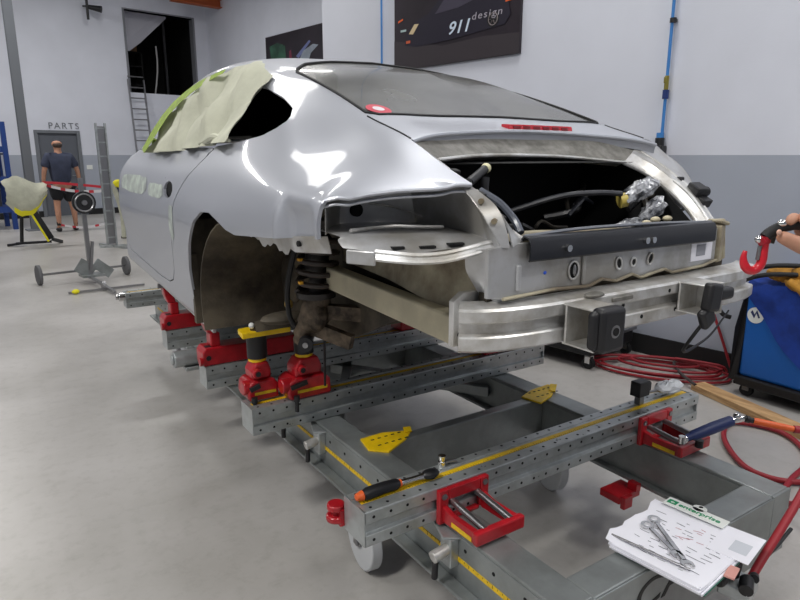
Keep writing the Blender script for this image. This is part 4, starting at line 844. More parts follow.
patch('corner_sheet', [[(.955, 1.16, 1.275), (.99, 1.12, 1.282), (1.035, 1.10, 1.285)], [(.965, 1.17, 1.23), (1.0, 1.125, 1.23), (1.03, 1.105, 1.23)], [(.99, 1.17, 1.19), (1.01, 1.12, 1.17), (1.03, 1.105, 1.165)], [(1.02, 1.16, 1.14), (1.03, 1.13, 1.14), (1.035, 1.12, 1.145)]], silver_in, CAR, 'pressed corner sheet below the lamp tray')
b = B(); b.box((.99, 1.25, 1.03), (1.02, 2.05, 1.06)); part('rail_underside', b, dark_liner, CAR, smooth=False)
# sill and underbody, front structure out of sight
for side in (-1, 1):
    b = B(); b.bar((CX+side*.77, 2.62, .775), (CX+side*.755, 4.15, .845), .012, .05); part('sill_flange', b, silver_in, CAR, smooth=False)
b = B(); b.prism([(CX-.74, 2.62, .80), (CX-.74, 4.17, .87), (CX+.74, 4.17, .87), (CX+.74, 2.62, .80)], (0, 0, .02)); part('floor_pan', b, dark_liner, CAR, smooth=False)
b = B(); b.box((1.08, 2.45, .80), (2.0, 2.65, 1.0)); b.box((1.1, 1.75, .93), (1.98, 2.5, .98)); part('rear_subframe', b, dark_liner, CAR, smooth=False, bevel=.01)
b = B(); b.box((CX-.72, 4.17, .88), (CX+.72, 4.2, 1.5)); part('bulkhead', b, silver_dusty, CAR, smooth=False)
for side in (-1, 1):
    b = B(); b.bar((CX+side*.45, 4.2, 1.0), (CX+side*.42, 5.25, .98), .10, .14); part('front_frame_rail', b, silver_in, CAR, smooth=False, bevel=.006)
    b = B(); b.prism([(CX+side*.58, 4.2, 1.0), (CX+side*.58, 4.2, 1.45), (CX+side*.55, 5.15, 1.25), (CX+side*.52, 5.2, 1.0)], (.015, 0, 0)); part('front_apron', b, silver_in, CAR, smooth=False)
b = B(); b.bar((CX-.5, 5.25, 1.0), (CX+.5, 5.25, 1.0), .06, .12); part('front_crossmember', b, alu, CAR, smooth=False, bevel=.006)

# ---- masking paper over the side window (taped on, a thing of its own)
MP = thing('masking_paper', 'crumpled cream masking paper with green tape covering the side window', 'masking paper', (.80, 2.8, 1.50))
PAP = [(3.57, 1.512), (3.49, 1.61), (3.39, 1.705), (3.23, 1.775), (3.05, 1.812), (2.81, 1.845), (2.62, 1.87), (2.49, 1.862), (2.42, 1.84), (2.40, 1.82), (2.36, 1.80), (2.30, 1.785), (2.31, 1.765), (2.25, 1.75), (2.26, 1.73), (2.30, 1.70), (2.33, 1.685), (2.31, 1.66), (2.28, 1.63), (2.25, 1.60), (2.27, 1.58), (2.22, 1.555), (2.24, 1.545), (2.5, 1.536), (2.9, 1.52), (3.3, 1.512)]
rows_y = np.arange(2.14, 3.68, .022); V, T = car_grid(-1, rows_y, np.arange(4.6, 7.4, .08), .022)
def tri_w(a): a = a % 1.0; return 4*abs(a-.5)-1
def fold(y, z): return .015*tri_w(y*2.3+z*1.2+.15*math.sin(z*11))+.010*tri_w(y*4.9-z*1.9+.3)+.006*tri_w(z*5.5+y*1.1)
for i in range(len(V)):
    y, z = V[i][1], V[i][2]; V[i][0] -= fold(y, z)*1.5
V, T = clip(V, T, -sd(yz(V), PAP)); part('paper_sheet', sg(V, T), paper, MP, solid=.002, ang=28)
w = B(); w.tube(catmull([(.76, 2.62, 1.545), (.765, 2.52, 1.556), (.755, 2.4, 1.565), (.77, 2.28, 1.55)], 5), [.006]*4+[.014]*8+[.006]*4, 8); part('rolled_hem', w, paper, MP)
for ya, yb, o in ((3.60, 2.66, 0),):
    TPOLY = [(3.48, 1.51), (3.40, 1.60), (3.31, 1.69), (3.17, 1.747), (3.02, 1.784), (2.86, 1.815), (2.72, 1.835), (2.72, 1.852), (2.85, 1.842), (3.01, 1.828), (3.17, 1.798), (3.34, 1.758), (3.47, 1.70), (3.56, 1.62), (3.60, 1.53)]
    V, T = car_grid(-1, np.arange(2.7, 3.72, .02), np.arange(4.6, 7.4, .06), .044)
    V, T = clip(V, T, -sd(yz(V), TPOLY)); part('green_tape', sg(V, T), tape_g, MP, 'strip of green tape along the window frame', ang=None, solid=.001)
w = B(); w.ball((.80, 3.56, 1.56), .03, 8, 6, (.5, 1.4, .9)); part('tape_tab', w, tape_g, MP)

# ================================================================== THE REPAIR BENCH
BN = thing('repair_bench', 'galvanised steel frame bench on swivel wheels under the car', 'bench', (1.55, 2.9, 0))
def cbeam(b, x0, x1, y0, y1, z0, z1, inner, fl=.045, t=.012):
    """U-section running along Y: top plate, outer web and a bottom flange sticking outwards"""
    b.box((x0, y0, z1-t), (x1, y1, z1)); xo = x0 if inner > 0 else x1
    b.box((x0, y0, z0), (x0+t, y1, z1-t)); b.box((x1-t, y0, z0), (x1, y1, z1-t))
    if inner > 0: b.box((x0-fl, y0, z0), (x0, y1, z0+t))
    else: b.box((x1, y0, z0), (x1+fl, y1, z0+t))
FZ = .44
b = B(); cbeam(b, 1.03, 1.135, .855, 5.05, .27, FZ, 1); part('side_beam', b, galv_b, BN, smooth=False, bevel=.004)
b = B(); cbeam(b, 1.985, 2.09, .855, 5.05, .27, FZ, -1); b.box((1.955, .96, .27), (1.985, 5.0, .285)); part('side_beam', b, galv_b, BN, smooth=False, bevel=.004)
for y0, y1, z0 in ((.85, .945, .22), (1.845, 1.895, .27), (2.95, 3.03, .27), (4.05, 4.13, .27), (4.95, 5.05, .22)):
    b = B(); b.box((1.135, y0, z0), (1.985, y1, FZ-.001)); part('cross_member', b, galv_b, BN, smooth=False, bevel=.005)
b = B(); b.box((1.03, .845, .22), (1.135, .855, FZ)); b.box((1.985, .845, .22), (2.09, .855, FZ)); b.box((1.135, .845, .22), (1.985, .85, FZ-.004)); part('end_plate', b, galv_b, BN, smooth=False, bevel=.003)
# braces between the members
for p, q in (((1.135, 2.2, .36), (1.6, 2.95, .36)), ((1.985, 2.2, .36), (1.5, 2.95, .36))):
    b = B(); b.bar(p, q, .05, .05); part('diagonal_brace', b, galv_b, BN, smooth=False, bevel=.004)
# rulers on the outer webs, with their ticks
for x, s in ((1.03, -1), (2.09, 1)):
    b = B(); b.box((min(x, x+s*.002), .9, .346), (max(x, x+s*.002), 4.95, .360)); r = part('side_ruler', b, ruler_y, BN, 'yellow ruler strip along the beam', smooth=False)
    w = B()
    for k in range(200):
        y = .9+k*.02; h = .010 if k % 5 == 0 else .005; w.box((min(x+s*.002, x+s*.0025), y, .360-h), (max(x+s*.002, x+s*.0025), y+.0015, .36))
    stuff(part('ruler_ticks', w, tick, r, smooth=False))
    w = B()
    for k in range(34): y = .98+k*.12; w.cyl((x, y, .395), (x+s*.0012, y, .395), .006, n=8)
    stuff(part('drilled_holes', w, hole, BN, smooth=False))
text('painted_letters', 'CAR', .12, frame((1.30, .8444, .325), (1,0,0), (0,0,1)), mat('letter_black', lin(24, 24, 24), .6), BN, shear=.12, w=.33)
# swivel casters
def caster(x, y, a):
    c = Vector((x, y, .12)); d = Vector((math.cos(a), math.sin(a), 0)); w = B(); w.cyl(c-d*.022, c+d*.022, .12, n=32); wh = part('caster_wheel', w, caster_w, BN, bevel=.006)
    w = B(); w.cyl(c-d*.030, c+d*.030, .03, n=16); part('wheel_hub', w, steel, wh)
    w = B(); w.bar(c-d*.035+Vector((0,0,-.02)), c-d*.035+Vector((0,0,.14)), .03, .006, d); w.bar(c+d*.035+Vector((0,0,-.02)), c+d*.035+Vector((0,0,.14)), .03, .006, d); w.cyl((x, y, .255), (x, y, .27), .05); part('caster_fork', w, steel, BN, smooth=False)
for x, y, a in ((1.03, 1.80, -.12), (2.03, 1.82, -.25), (1.08, 4.5, .2), (2.04, 4.5, .2)): caster(x, y, a)
# cranks with black grips on the left side
for y, gz in ((1.27, .35), (2.12, .375), (3.42, .36)):
    w = B(); w.prism([(1.03, y+.13, .42), (1.03, y-.03, .42), (.985, y-.0, .42)], (0, 0, .008)); w.box((1.0, y-.02, .33), (1.03, y+.03, .42)); br = part('crank_bracket', w, galv, BN, smooth=False, bevel=.003)
    w = B(); w.cyl((1.02, y, .388), (.950, y, .376), .018, n=16); part('crank_hub', w, alu, BN, bevel=.002)
    w = B(); w.cyl((.962, y, .375), (.960, y+.0, .36), .007); w.cyl((.96, y, .358), (.958, y, .305), .0095, n=12); part('crank_grip', w, blackm, BN, 'black crank grip', bevel=.002)
w = B(); w.cyl((.96, 2.36, .42), (.96, 2.36, .375), .006); w.cyl((.96, 2.36, .375), (.958, 2.36, .315), .010, n=12); part('crank_grip', w, blackm, BN, 'black crank grip', bevel=.002)
# yellow drilled stop plates on the middle member
for x0, sx, lab in ((1.075, 1, 'left'), (1.90, 1, 'right')):
    yp = thing('drilled_plate', 'yellow drilled plate on the left end of the middle cross member' if lab == 'left' else 'yellow drilled plate on the right end of the middle cross member', 'plate', (x0+.1, 1.86, FZ), 'yellow drilled plates on the middle member')
    if lab == 'left': Q = [(1.07, 1.83), (1.125, 1.775), (1.235, 1.83), (1.285, 1.872), (1.285, 1.888), (1.19, 1.925), (1.09, 1.925)]
    else: Q = [(1.905, 1.90), (1.925, 1.80), (2.03, 1.835), (2.075, 1.868), (2.12, 1.90), (2.12, 1.945), (2.0, 1.935)]
    w = B(); w.prism([(x, y, FZ) for x, y in Q], (0, 0, .008)); part('plate', w, yellow, yp, smooth=False, bevel=.0015)
    w = B(); cx = sum(q[0] for q in Q)/len(Q); cy = sum(q[1] for q in Q)/len(Q)
    for i in range(-2, 3):
        for j in (-1, 1): w.box((cx+i*.03-.007, cy+j*.026-.004, FZ+.008), (cx+i*.03+.007, cy+j*.026+.004, FZ+.0084))
    part('slot', w, hole, yp, smooth=False)
    w = B(); w.bar((Q[3][0]-.01, Q[3][1], FZ+.008), (Q[4][0]-.002, Q[4][1]+.008, FZ+.018), .03, .006); part('turned_tab', w, yellow, yp, smooth=False, bevel=.001)

# ------------------------------------------------------------------ drilled crossbeams
def crossbeam(y, label, yb=.115, x0=.762, x1=2.335, detail=True):
    t = thing('crossbeam', label, 'steel beam', ((x0+x1)/2, y+yb/2, FZ), 'drilled crossbeams on the bench')
    z0, z1 = FZ, .55; g = .022; d = .013
    Q = [(y+.003, z1), (y, z1-.003), (y, z1-.038), (y+d, z1-.041), (y+d, z0+.040), (y, z0+.037), (y, z0+.004), (y+.004, z0), (y+yb-.004, z0), (y+yb, z0+.004), (y+yb, z0+.037), (y+yb-d, z0+.04), (y+yb-d, z1-.041), (y+yb, z1-.038), (y+yb, z1-.006), (y+yb-.006, z1), (y+yb/2+g, z1), (y+yb/2+g, z1-.004), (y+yb/2-g, z1-.004), (y+yb/2-g, z1)]
    b = B(); n = len(Q); b.add([(x0+.004, a, z) for a, z in Q]+[(x1, a, z) for a, z in Q], [(k, (k+1) % n, n+(k+1) % n, n+k) for k in range(n)]); part('beam_profile', b, galv, t, smooth=False, bevel=.004, seg=3, recalc=True)
    for xa in (x0, x1-.005):
        b = B(); b.box((xa, y+.002, z0+.002), (xa+.005, y+yb-.002, z1-.002)); part('end_cap', b, galv, t, smooth=False, bevel=.001)
    b = B(); b.box((x0+.02, y+yb/2-.010, z1-.004), (x1-.01, y+yb/2+.010, z1-.0028)); r = part('ruler', b, ruler_y, t, 'yellow ruler strip with black marks', smooth=False)
    w = B()
    if detail:
        for k in range(150):
            x = x0+.03+k*.0102
            if x < x1-.01: h = .009 if k % 5 == 0 else .0045; w.box((x, y+yb/2-.010, z1-.0028), (x+.0012, y+yb/2-.010+h, z1-.0025))
        stuff(part('ruler_ticks', w, tick, r, smooth=False))
    w = B(); N = 28 if detail else 20
    for k in range(N):
        x = x0+.03+k*(x1-x0-.06)/(N-1)
        for yy in (y+.018, y+yb-.018): w.cyl((x, yy, z1), (x, yy, z1+.0006), .0048, n=8)
        for zz in (z1-.02, z0+.02): w.cyl((x, y+.0005, zz), (x, y-.0006, zz), .0048, n=8)
    stuff(part('drilled_holes', w, hole, t, smooth=False)); return t
crossbeam(1.33, 'nearest drilled crossbeam with yellow ruler, carrying the ratchet wrench', .118)
crossbeam(2.18, 'drilled crossbeam under the left wheel house carrying two red towers', .125)
crossbeam(2.77, 'third drilled crossbeam, carrying the nearer long red sill clamp', .115)
crossbeam(3.50, 'fourth drilled crossbeam, carrying the farther long red sill clamp', .115, detail=False)
crossbeam(4.66, 'farthest crossbeam with a round knob on its left end', .12, detail=False)
w = B(); w.cyl((.72, 4.70, .52), (.765, 4.70, .52), .030, n=16); w.cyl((.70, 4.70, .52), (.72, 4.70, .52), .018, n=12)
single('beam_knob', w, chrome, 'round chrome knob on the left end of the farthest crossbeam', 'knob', bevel=.004)
w = B(); w.cyl((.70, 3.12, .50), (.86, 3.12, .50), .042, n=20); w.cyl((.69, 3.12, .50), (.70, 3.12, .50), .026, n=16); w.box((.75, 3.08, FZ), (1.04, 3.16, .46))
single('roller_spindle', w, galv, 'round grey spindle end between the third and fourth crossbeams', 'spindle', bevel=.004)
HK = thing('towing_hook', 'red rounded hook at the left end of the nearest crossbeam', 'hook', (.745, 1.478, .44))
w = B(); w.cyl((.752, 1.478, .458), (.752, 1.478, .478), .030, n=20); w.cyl((.752, 1.478, .492), (.752, 1.478, .512), .027, n=20); part('disc', w, redm, HK, bevel=.005)
w = B(); w.cyl((.752, 1.478, .475), (.752, 1.478, .495), .014); w.box((.75, 1.448, .45), (.80, 1.468, .50)); part('shank', w, redm, HK)
# red clamps under the frame (dark, low)
LR = thing('low_red_bracket', 'dark red bracket low under the right side beam', 'bracket', (1.89, 1.33, .20))
w = B(); w.box((1.845, 1.31, .225), (1.97, 1.40, .255)); w.box((1.85, 1.29, .21), (1.90, 1.31, .26)); part('bracket_body', w, redm, LR, smooth=False, bevel=.004)
w = B(); w.box((1.93, 1.30, .255), (1.955, 1.34, .285)); part('bracket_neck', w, redm, LR, smooth=False)

# ------------------------------------------------------------------ red frame clamps with steel rods
def frame_clamp(x0, lab):
    t = thing('frame_clamp', lab, 'clamp', (x0+.1, 1.23, FZ), 'red clamps on the nearest crossbeam'); W = .19; x1 = x0+W
    w = B(); w.box((x0, 1.312, FZ-.004), (x0+.035, 1.330, .545)); w.box((x1-.035, 1.312, FZ+.008), (x1, 1.330, .545)); w.box((x0+.035, 1.312, .508), (x1-.035, 1.330, .545)); w.box((x0+.035, 1.312, FZ+.001), (x1-.035, 1.330, FZ+.014)); part('mounting_plate', w, redm, t, smooth=False, bevel=.004)
    for s in (x0+.012, x1-.030):
        w = B(); w.prism([(s, 1.315, FZ+.004), (s, 1.315, FZ+.055), (s, 1.27, FZ+.045), (s, 1.17, FZ+.048), (s, 1.17, FZ+.010)], (.018, 0, 0)); part('side_arm', w, redm, t, smooth=False, bevel=.003)
    w = B(); w.box((x0+.006, 1.150, FZ+.012), (x1-.004, 1.172, FZ+.052)); part('end_plate', w, redm, t, smooth=False, bevel=.005)
    for s in (x0+.048, x1-.045):
        w = B(); w.cyl((s, 1.318, FZ+.062), (s, 1.165, FZ+.046), .0105, n=14); part('steel_rod', w, steel, t)
    w = B(); w.box((x0+.0108, 1.18, FZ+.012), (x0+.0122, 1.27, FZ+.026)); part('yellow_scale', w, ruler_y, t, 'small yellow scale strip', smooth=False)
    for bx, bz in ((x0+.017, .525), (x1-.017, .527)):
        w = B(); w.cyl((bx, 1.3125, bz), (bx, 1.308, bz), .010, n=6); part('bolt', w, steel, t)
frame_clamp(1.005, 'red frame clamp with two steel rods beside the left beam, nearest the camera')
frame_clamp(1.945, 'red frame clamp over the right beam, with the air tool resting on it')

# ------------------------------------------------------------------ red towers under the wheel house
def tower(cx, cy, s, lab, top, k=1.):
    """k stretches the heights above the beam"""
    t = thing('clamp_tower', lab, 'clamp', (cx, cy, .55), 'red towers under the wheel house')
    Z = lambda z: .552+(z-.552)*k
    w = B(); w.prism([(cx-.075*s, cy-.06, .552), (cx-.085*s, cy-.06, Z(.575)), (cx-.08*s, cy-.06, Z(.612)), (cx-.055*s, cy-.06, Z(.625)), (cx+.055*s, cy-.06, Z(.625)), (cx+.075*s, cy-.06, Z(.605)), (cx+.078*s, cy-.06, .552)], (0, .12, 0)); part('tower_base', w, redm, t, smooth=False, bevel=.010, seg=3)
    w = B(); w.prism([(cx-.05*s, cy-.045, Z(.622)), (cx-.052*s, cy-.045, Z(.655)), (cx-.03*s, cy-.045, Z(.685)), (cx+.035*s, cy-.045, Z(.688)), (cx+.05*s, cy-.045, Z(.655)), (cx+.048*s, cy-.045, Z(.622))], (0, .09, 0)); part('tower_head', w, redm, t, smooth=False, bevel=.012, seg=3)
    w = B(); w.cyl((cx-.03*s, cy-.045, Z(.652)), (cx-.03*s, cy-.066, Z(.652)), .020, n=8); part('clamp_screw', w, redm, t, bevel=.003)
    w = B(); w.cyl((cx-.100*s, cy-.03, Z(.60)), (cx-.06*s, cy-.03, Z(.60)), .030, n=14); part('side_knob', w, redm, t, bevel=.004)
    w = B(); w.cyl((cx-.03*s, cy-.0665, Z(.652)), (cx-.03*s, cy-.068, Z(.652)), .011, n=8); part('screw_socket', w, blackm, t)
    w = B(); w.bar((cx-.075*s, cy-.064, Z(.598)), (cx-.02, cy-.066, Z(.610)), .016, .018); part('black_lever', w, blackm, t, smooth=False, bevel=.002)
    w = B(); w.box((cx-.05*s, cy-.0625, Z(.574)), (cx+.06*s, cy-.060, Z(.584))); part('yellow_scale', w, ruler_y, t, smooth=False)
    w = B(); w.cyl((cx, cy, Z(.685)), (cx, cy, Z(.685)+.012), .036, n=20); part('yellow_collar', w, yellow, t)
    w = B(); w.cyl((cx, cy, Z(.685)+.012), (cx, cy, top), .040, n=20); part('black_column', w, blackm, t, bevel=.003)
    w = B(); w.cyl((cx-.06*s, cy-.075, .552), (cx-.06*s, cy-.075, .51), .008); w.cyl((cx-.06*s, cy-.075, .553), (cx-.06*s, cy-.075, .575), .012); part('black_bolt', w, blackm, t)
    return t
T1 = tower(.842, 2.31, .80, 'left of the two red towers, with a yellow arm plate on its black column', .822, 1.12)
w = B(); w.prism([(.755, 2.22, .822), (.765, 2.30, .822), (.95, 2.33, .822), (.975, 2.28, .822), (.95, 2.22, .822)], (0, 0, .022)); part('yellow_arm', w, yellow, T1, smooth=False, bevel=.003)
w = B(); w.cyl((.82, 2.25, .844), (.82, 2.25, .862), .022); part('pin', w, dirt, T1)
w = B(); w.ball((.80, 2.24, .865), .012, 10, 8); part('pale_knob', w, white_pl, T1)
T2 = tower(1.01, 2.235, 1.18, 'right of the two red towers, standing under the suspension strut', .79, 1.2)
for off, lab, yc in ((0, 'long red sill clamp on the third crossbeam', 2.83), (1, 'long red sill clamp on the fourth crossbeam, farther along the sill', 3.555)):
    t = thing('sill_clamp', lab, 'clamp', (.95, yc, .55), 'long red sill clamps')
    w = B(); w.prism([(.755, yc-.055, .552), (.755, yc-.055, .615), (.77, yc-.055, .635), (1.22, yc-.055, .635), (1.24, yc-.055, .62), (1.24, yc-.055, .552)], (0, .11, 0)); part('clamp_block', w, redm, t, smooth=False, bevel=.006)
    w = B(); w.box((.80, yc-.035, .635), (.845, yc+.035, .70)); w.prism([(.79, yc-.03, .70), (.775, yc-.03, .745), (.765, yc-.03, .80+.03*off), (.80, yc-.03, .80+.03*off), (.835, yc-.03, .70)], (0, .06, 0)); part('jaw_post', w, redm, t, smooth=False, bevel=.006)
    w = B(); w.cyl((.745, yc-.02, .77+.03*off), (.82, yc-.02, .77+.03*off), .014, n=10); part('jaw_bolt', w, steel, t)
    w = B(); w.box((.775, yc-.03, .635), (.85, yc-.0, .6365)); w.cyl((.78, yc-.057, .59), (.78, yc-.052, .59), .012); part('black_slot', w, blackm, t, smooth=False)
    w = B(); w.cyl((.74, yc-.045, .575), (.757, yc-.045, .575), .020, n=12); part('end_bolt', w, redm, t)
for x, y, lab in ((2.06, 2.24, 'red clamp tower on the right end of the second crossbeam, seen under the bumper'),):
    t = thing('clamp_tower', lab, 'clamp', (x, y, .55))
    w = B(); w.box((x-.12, y-.05, .552), (x+.12, y+.05, .62)); part('tower_base', w, redm, t, smooth=False, bevel=.008)
    w = B(); w.box((x-.05, y-.04, .62), (x+.05, y+.04, .68)); w.cyl((x, y, .68), (x, y, .93), .03); part('tower_head', w, redm, t, smooth=True, bevel=.006)
for yc, lab in ((2.83, 'long red sill clamp on the right end of the third crossbeam'), (3.555, 'long red sill clamp on the right end of the fourth crossbeam')):
    t = thing('sill_clamp', lab, 'clamp', (2.12, yc, .55), 'long red sill clamps')
    w = B(); w.prism([(2.325, yc-.055, .552), (2.325, yc-.055, .615), (2.31, yc-.055, .635), (1.86, yc-.055, .635), (1.84, yc-.055, .62), (1.84, yc-.055, .552)], (0, .11, 0)); part('clamp_block', w, redm, t, smooth=False, bevel=.006)
    w = B(); w.box((2.235, yc-.035, .635), (2.28, yc+.035, .70)); w.box((2.27, yc-.03, .70), (2.31, yc+.03, .81)); part('jaw_post', w, redm, t, smooth=False, bevel=.006)

# ------------------------------------------------------------------ tools on the near crossbeam
RT = thing('ratchet_wrench', 'ratchet wrench with black and orange grip lying on the nearest crossbeam', 'wrench', (.92, 1.39, .55))
w = B(); w.cyl((.795, 1.394, .564), (.772, 1.394, .563), .015, .010, n=14); part('grip_end', w, orange, RT, bevel=.002)
w = B(); w.tube([(.797, 1.394, .562), (.81, 1.394, .564), (.86, 1.394, .566), (.905, 1.393, .565), (.915, 1.393, .564)], [.015, .0185, .0175, .0165, .012], 14); part('grip', w, blackm, RT)
w = B(); w.cyl((.915, 1.393, .564), (.922, 1.393, .564), .0115); part('orange_band', w, orange, RT)
w = B(); w.tube([(.922, 1.393, .564), (.93, 1.392, .564), (.98, 1.389, .564), (1.0, 1.388, .564)], [.010, .0085, .0085, .011], 10); part('steel_shaft', w, chrome, RT)
w = B(); w.ball((1.024, 1.386, .566), .023, 14, 8, (1.35, .9, .6)); w.cyl((1.03, 1.386, .556), (1.03, 1.386, .55), .01); part('ratchet_head', w, blackm, RT); w = B(); w.cyl((1.022, 1.386, .572), (1.022, 1.386, .577), .009); part('selector', w, chrome, RT)
SK = thing('steel_socket', 'small steel socket standing behind the ratchet wrench head', 'socket', (1.10, 1.428, .55))
w = B(); w.cyl((1.10, 1.428, .55), (1.10, 1.428, .566), .012); w.cyl((1.10, 1.428, .566), (1.10, 1.428, .586), .009, .012); part('socket_body', w, chrome, SK)
w = B(); w.cyl((1.11, 1.425, .562), (1.15, 1.42, .560), .006); part('drive_pin', w, steel, SK)
BLK = thing('black_fixture', 'black block fixture clamped on the far right end of the nearest crossbeam', 'block', (2.13, 1.40, .55))
w = B(); w.box((2.02, 1.385, .585), (2.085, 1.43, .645)); w.box((2.07, 1.39, .60), (2.10, 1.425, .635)); part('block', w, blackm, BLK, smooth=False, bevel=.004)
w = B(); w.box((2.04, 1.395, .55), (2.065, 1.42, .585)); part('block_stem', w, steel, BLK, smooth=False)
w = B(); w.tube([(2.075, 1.41, .60), (2.11, 1.41, .585), (2.2, 1.40, .578), (2.31, 1.40, .575)], .006, 8); part('steel_rail', w, steel, BLK)
RG = thing('shop_rag', 'crumpled white shop rag on the far right end of the nearest crossbeam', 'rag', (2.25, 1.40, .55))
w = B(); q = random.Random(5); w.ball((2.235, 1.405, .585), .035, 18, 12, (2.2, 1.0, .55)); w.v = [tuple(Vector(v)+Vector((q.uniform(-.007,.007), q.uniform(-.007,.007), q.uniform(-.006,.006)))) for v in w.v]; part('rag_cloth', w, mat('rag_white', lin(215, 218, 222), .85), RG, ang=20)
AT = thing('air_ratchet', 'navy blue air ratchet resting on the right red frame clamp', 'air tool', (2.06, 1.11, .51))
pA = Vector((1.952, 1.14, .535)); pB = Vector((2.135, 1.088, .575))
w = B(); w.tube([pA, pA.lerp(pB, .12), pA.lerp(pB, .15), pA.lerp(pB, .6), pB], [.012, .014, .0185, .021, .019], 14); part('grip', w, navy, AT)
w = B(); w.cyl(pA-(pB-pA)*.12, pA, .011); w.cyl(pA-(pB-pA)*.09+Vector((0,0,-.012)), pA-(pB-pA)*.09+Vector((0,0,.014)), .012); part('drive_head', w, chrome, AT)
pC = Vector((2.175, 1.07, .583)); w = B(); w.cyl(pB, pC, .013); w.ball(pB.lerp(pC, .5)+Vector((0,0,.012)), .014, 10, 8); part('swivel_joint', w, chrome, AT)
pD = Vector((2.205, 1.045, .574)); w = B(); w.cyl(pC, pD, .010); w.cyl(pC.lerp(pD, .3), pC.lerp(pD, .6), .013); part('coupling', w, blackm, AT)
w = B(); w.tube([pD, (2.225, 1.02, .570), (2.27, .965, .562), (2.285, .945, .56)], [.012, .013, .012, .010], 12); hs = part('hose_end', w, orange, AT)
w = B(); w.cyl((2.03, 1.135, .483), (2.03, 1.135, .51), .014); part('rest_knob', w, blackm, AT)
AH = thing('air_hose', 'red air hose running from the air ratchet down to the floor at the right', 'hose', (2.9, 1.2, 0))
w = B(); w.tube(catmull([(2.285, .945, .56), (2.36, .88, .54), (2.46, .86, .40), (2.56, .95, .18), (2.75, 1.15, .03), (3.0, 1.22, .018), (3.3, 1.28, .018), (3.5, 1.5, .018), (3.42, 1.72, .018), (3.2, 1.66, .018), (3.0, 1.48, .018), (2.93, 1.33, .018), (3.02, 1.18, .018), (3.4, 1.0, .018)], 9), .0135, 10); part('rubber_hose', w, red_hose, AH)
BH = thing('thick_red_hose', 'thick red hose curving past the right corner of the bench near the clipboard', 'hose', (1.75, .72, .08))
w = B(); w.tube(catmull([(2.35, .88, .44), (2.12, .80, .52), (1.93, .755, .50), (1.80, .745, .43), (1.70, .745, .355), (1.645, .74, .30), (1.62, .73, .2), (1.66, .72, .09), (1.8, .68, .03), (2.2, .6, .02)], 8), .0122, 12); part('rubber_hose', w, red_hose, BH)
w = B(); w.cyl((1.645, .74, .315), (1.625, .735, .255), .017); part('ferrule', w, blackm, BH)
KB = thing('hose_coupler', 'black and grey metal coupler block hanging below the clipboard', 'coupler', (1.52, .74, .3))
w = B(); w.box((1.53, .735, .385), (1.60, .775, .43), Matrix.Rotation(.3, 3, 'Y')); w.cyl((1.50, .75, .40), (1.56, .75, .415), .022); part('black_body', w, blackm, KB, smooth=False, bevel=.005)
w = B(); w.box((1.555, .70, .33), (1.64, .78, .372), Matrix.Rotation(.2, 3, 'Z')); w.box((1.56, .775, .33), (1.6, .845, .36)); part('grey_body', w, galv, KB, smooth=False, bevel=.006)
w = B(); w.cyl((1.56, .70, .375), (1.60, .72, .38), .018); w.cyl((1.62, .71, .38), (1.64, .72, .375), .012); part('black_knob', w, blackm, KB)
CBL = single('loose_cable', (lambda w: w.tube(catmull([(1.72, .76, .33), (1.82, .78, .32), (1.92, .79, .325), (2.02, .80, .34)], 6), .006, 8))(B()), blackm, 'short black rod poking out right of the clipboard', 'rod')

# ------------------------------------------------------------------ clipboard, papers, wrenches
CP = thing('clipboard', 'green clipboard with a stack of white papers on the bench end', 'clipboard', (1.51, .88, FZ))
CM = Matrix.Translation((1.505, .85, FZ+.002)) @ Matrix.Rotation(math.radians(6.5), 4, 'Z')
def cpb(): return B(CM)
w = cpb(); w.box((-.160, -.130, 0), (.180, .125, .004)); part('board', w, green_pl, CP, smooth=False, bevel=.001)
w = cpb(); w.box((-.17, -.128, .004), (.145, .12, .010)); w.box((-.175, -.124, .010), (.14, .125, .015)); st = part('paper_stack', w, white_p, CP, smooth=False)
top = cpb(); G = []
for i in range(13):
    u = i/12; row = []
    for j in range(9):
        v = j/8; x = -.17+.315*u; y = -.122+.262*v+.02*u*v; z = .0165+.007*max(0, (v-.75)/.25)**2*(1+.6*math.sin(u*11))*(1-u)+.004*max(0, (.15-u)/.15)
        y += .008*math.sin(u*15)*(v > .95)+.012*(u > .15)*(u < .5)*(v > .95); row.append(Vector((x, y, z)))
    G.append(row)
quadmesh(top, G); ts_ = part('top_sheet', top, white_p, CP, solid=.0006)
q = random.Random(11); w = cpb()
for k in range(60):
    x = -.13+.018*(k % 13); y = q.uniform(-.10, .10); w.box((x, y, .0173), (x+.0022, y+q.uniform(.006, .03), .0177), Matrix.Rotation(q.uniform(-.12, .12), 3, 'Z'))
stuff(part('handwriting', w, ink, CP, smooth=False))
w = cpb()
for k in range(12):
    x = q.uniform(.0, .10); y = q.uniform(-.06, .05); w.box((x, y, .0174), (x+.0018, y+q.uniform(.006, .02), .0178), Matrix.Rotation(q.uniform(-.5, .5), 3, 'Z'))
stuff(part('red_handwriting', w, mat('red_ink', lin(180, 120, 130), .8), CP, smooth=False))
w = cpb(); w.box((.130, -.045, .0225), (.180, .135, .0265)); w.box((.172, -.04, .004), (.180, .13, .0225)); w.cyl((.182, .045, .0225), (.182, .045, .0265), .021, n=20); cl = part('clip_plate', w, white_pl, CP, 'white clip plate with green lettering', smooth=False, bevel=.003)
w = cpb(); w.cyl((.191, .045, .0266), (.191, .045, .0270), .006, n=12); part('hanging_hole', w, hole, CP, smooth=False)
TM = CM @ frame((.146, .094, .0268), (0,-1,0), (1,0,0))
text('clip_lettering', 'enterprise', .026, TM, green_ink, CP, bold=.0006, w=.122, extr=.0003)
w = cpb(); w.box((.142, .100, .0266), (.166, .128, .0270)); bd = part('green_badge', w, green_ink, CP, smooth=False)
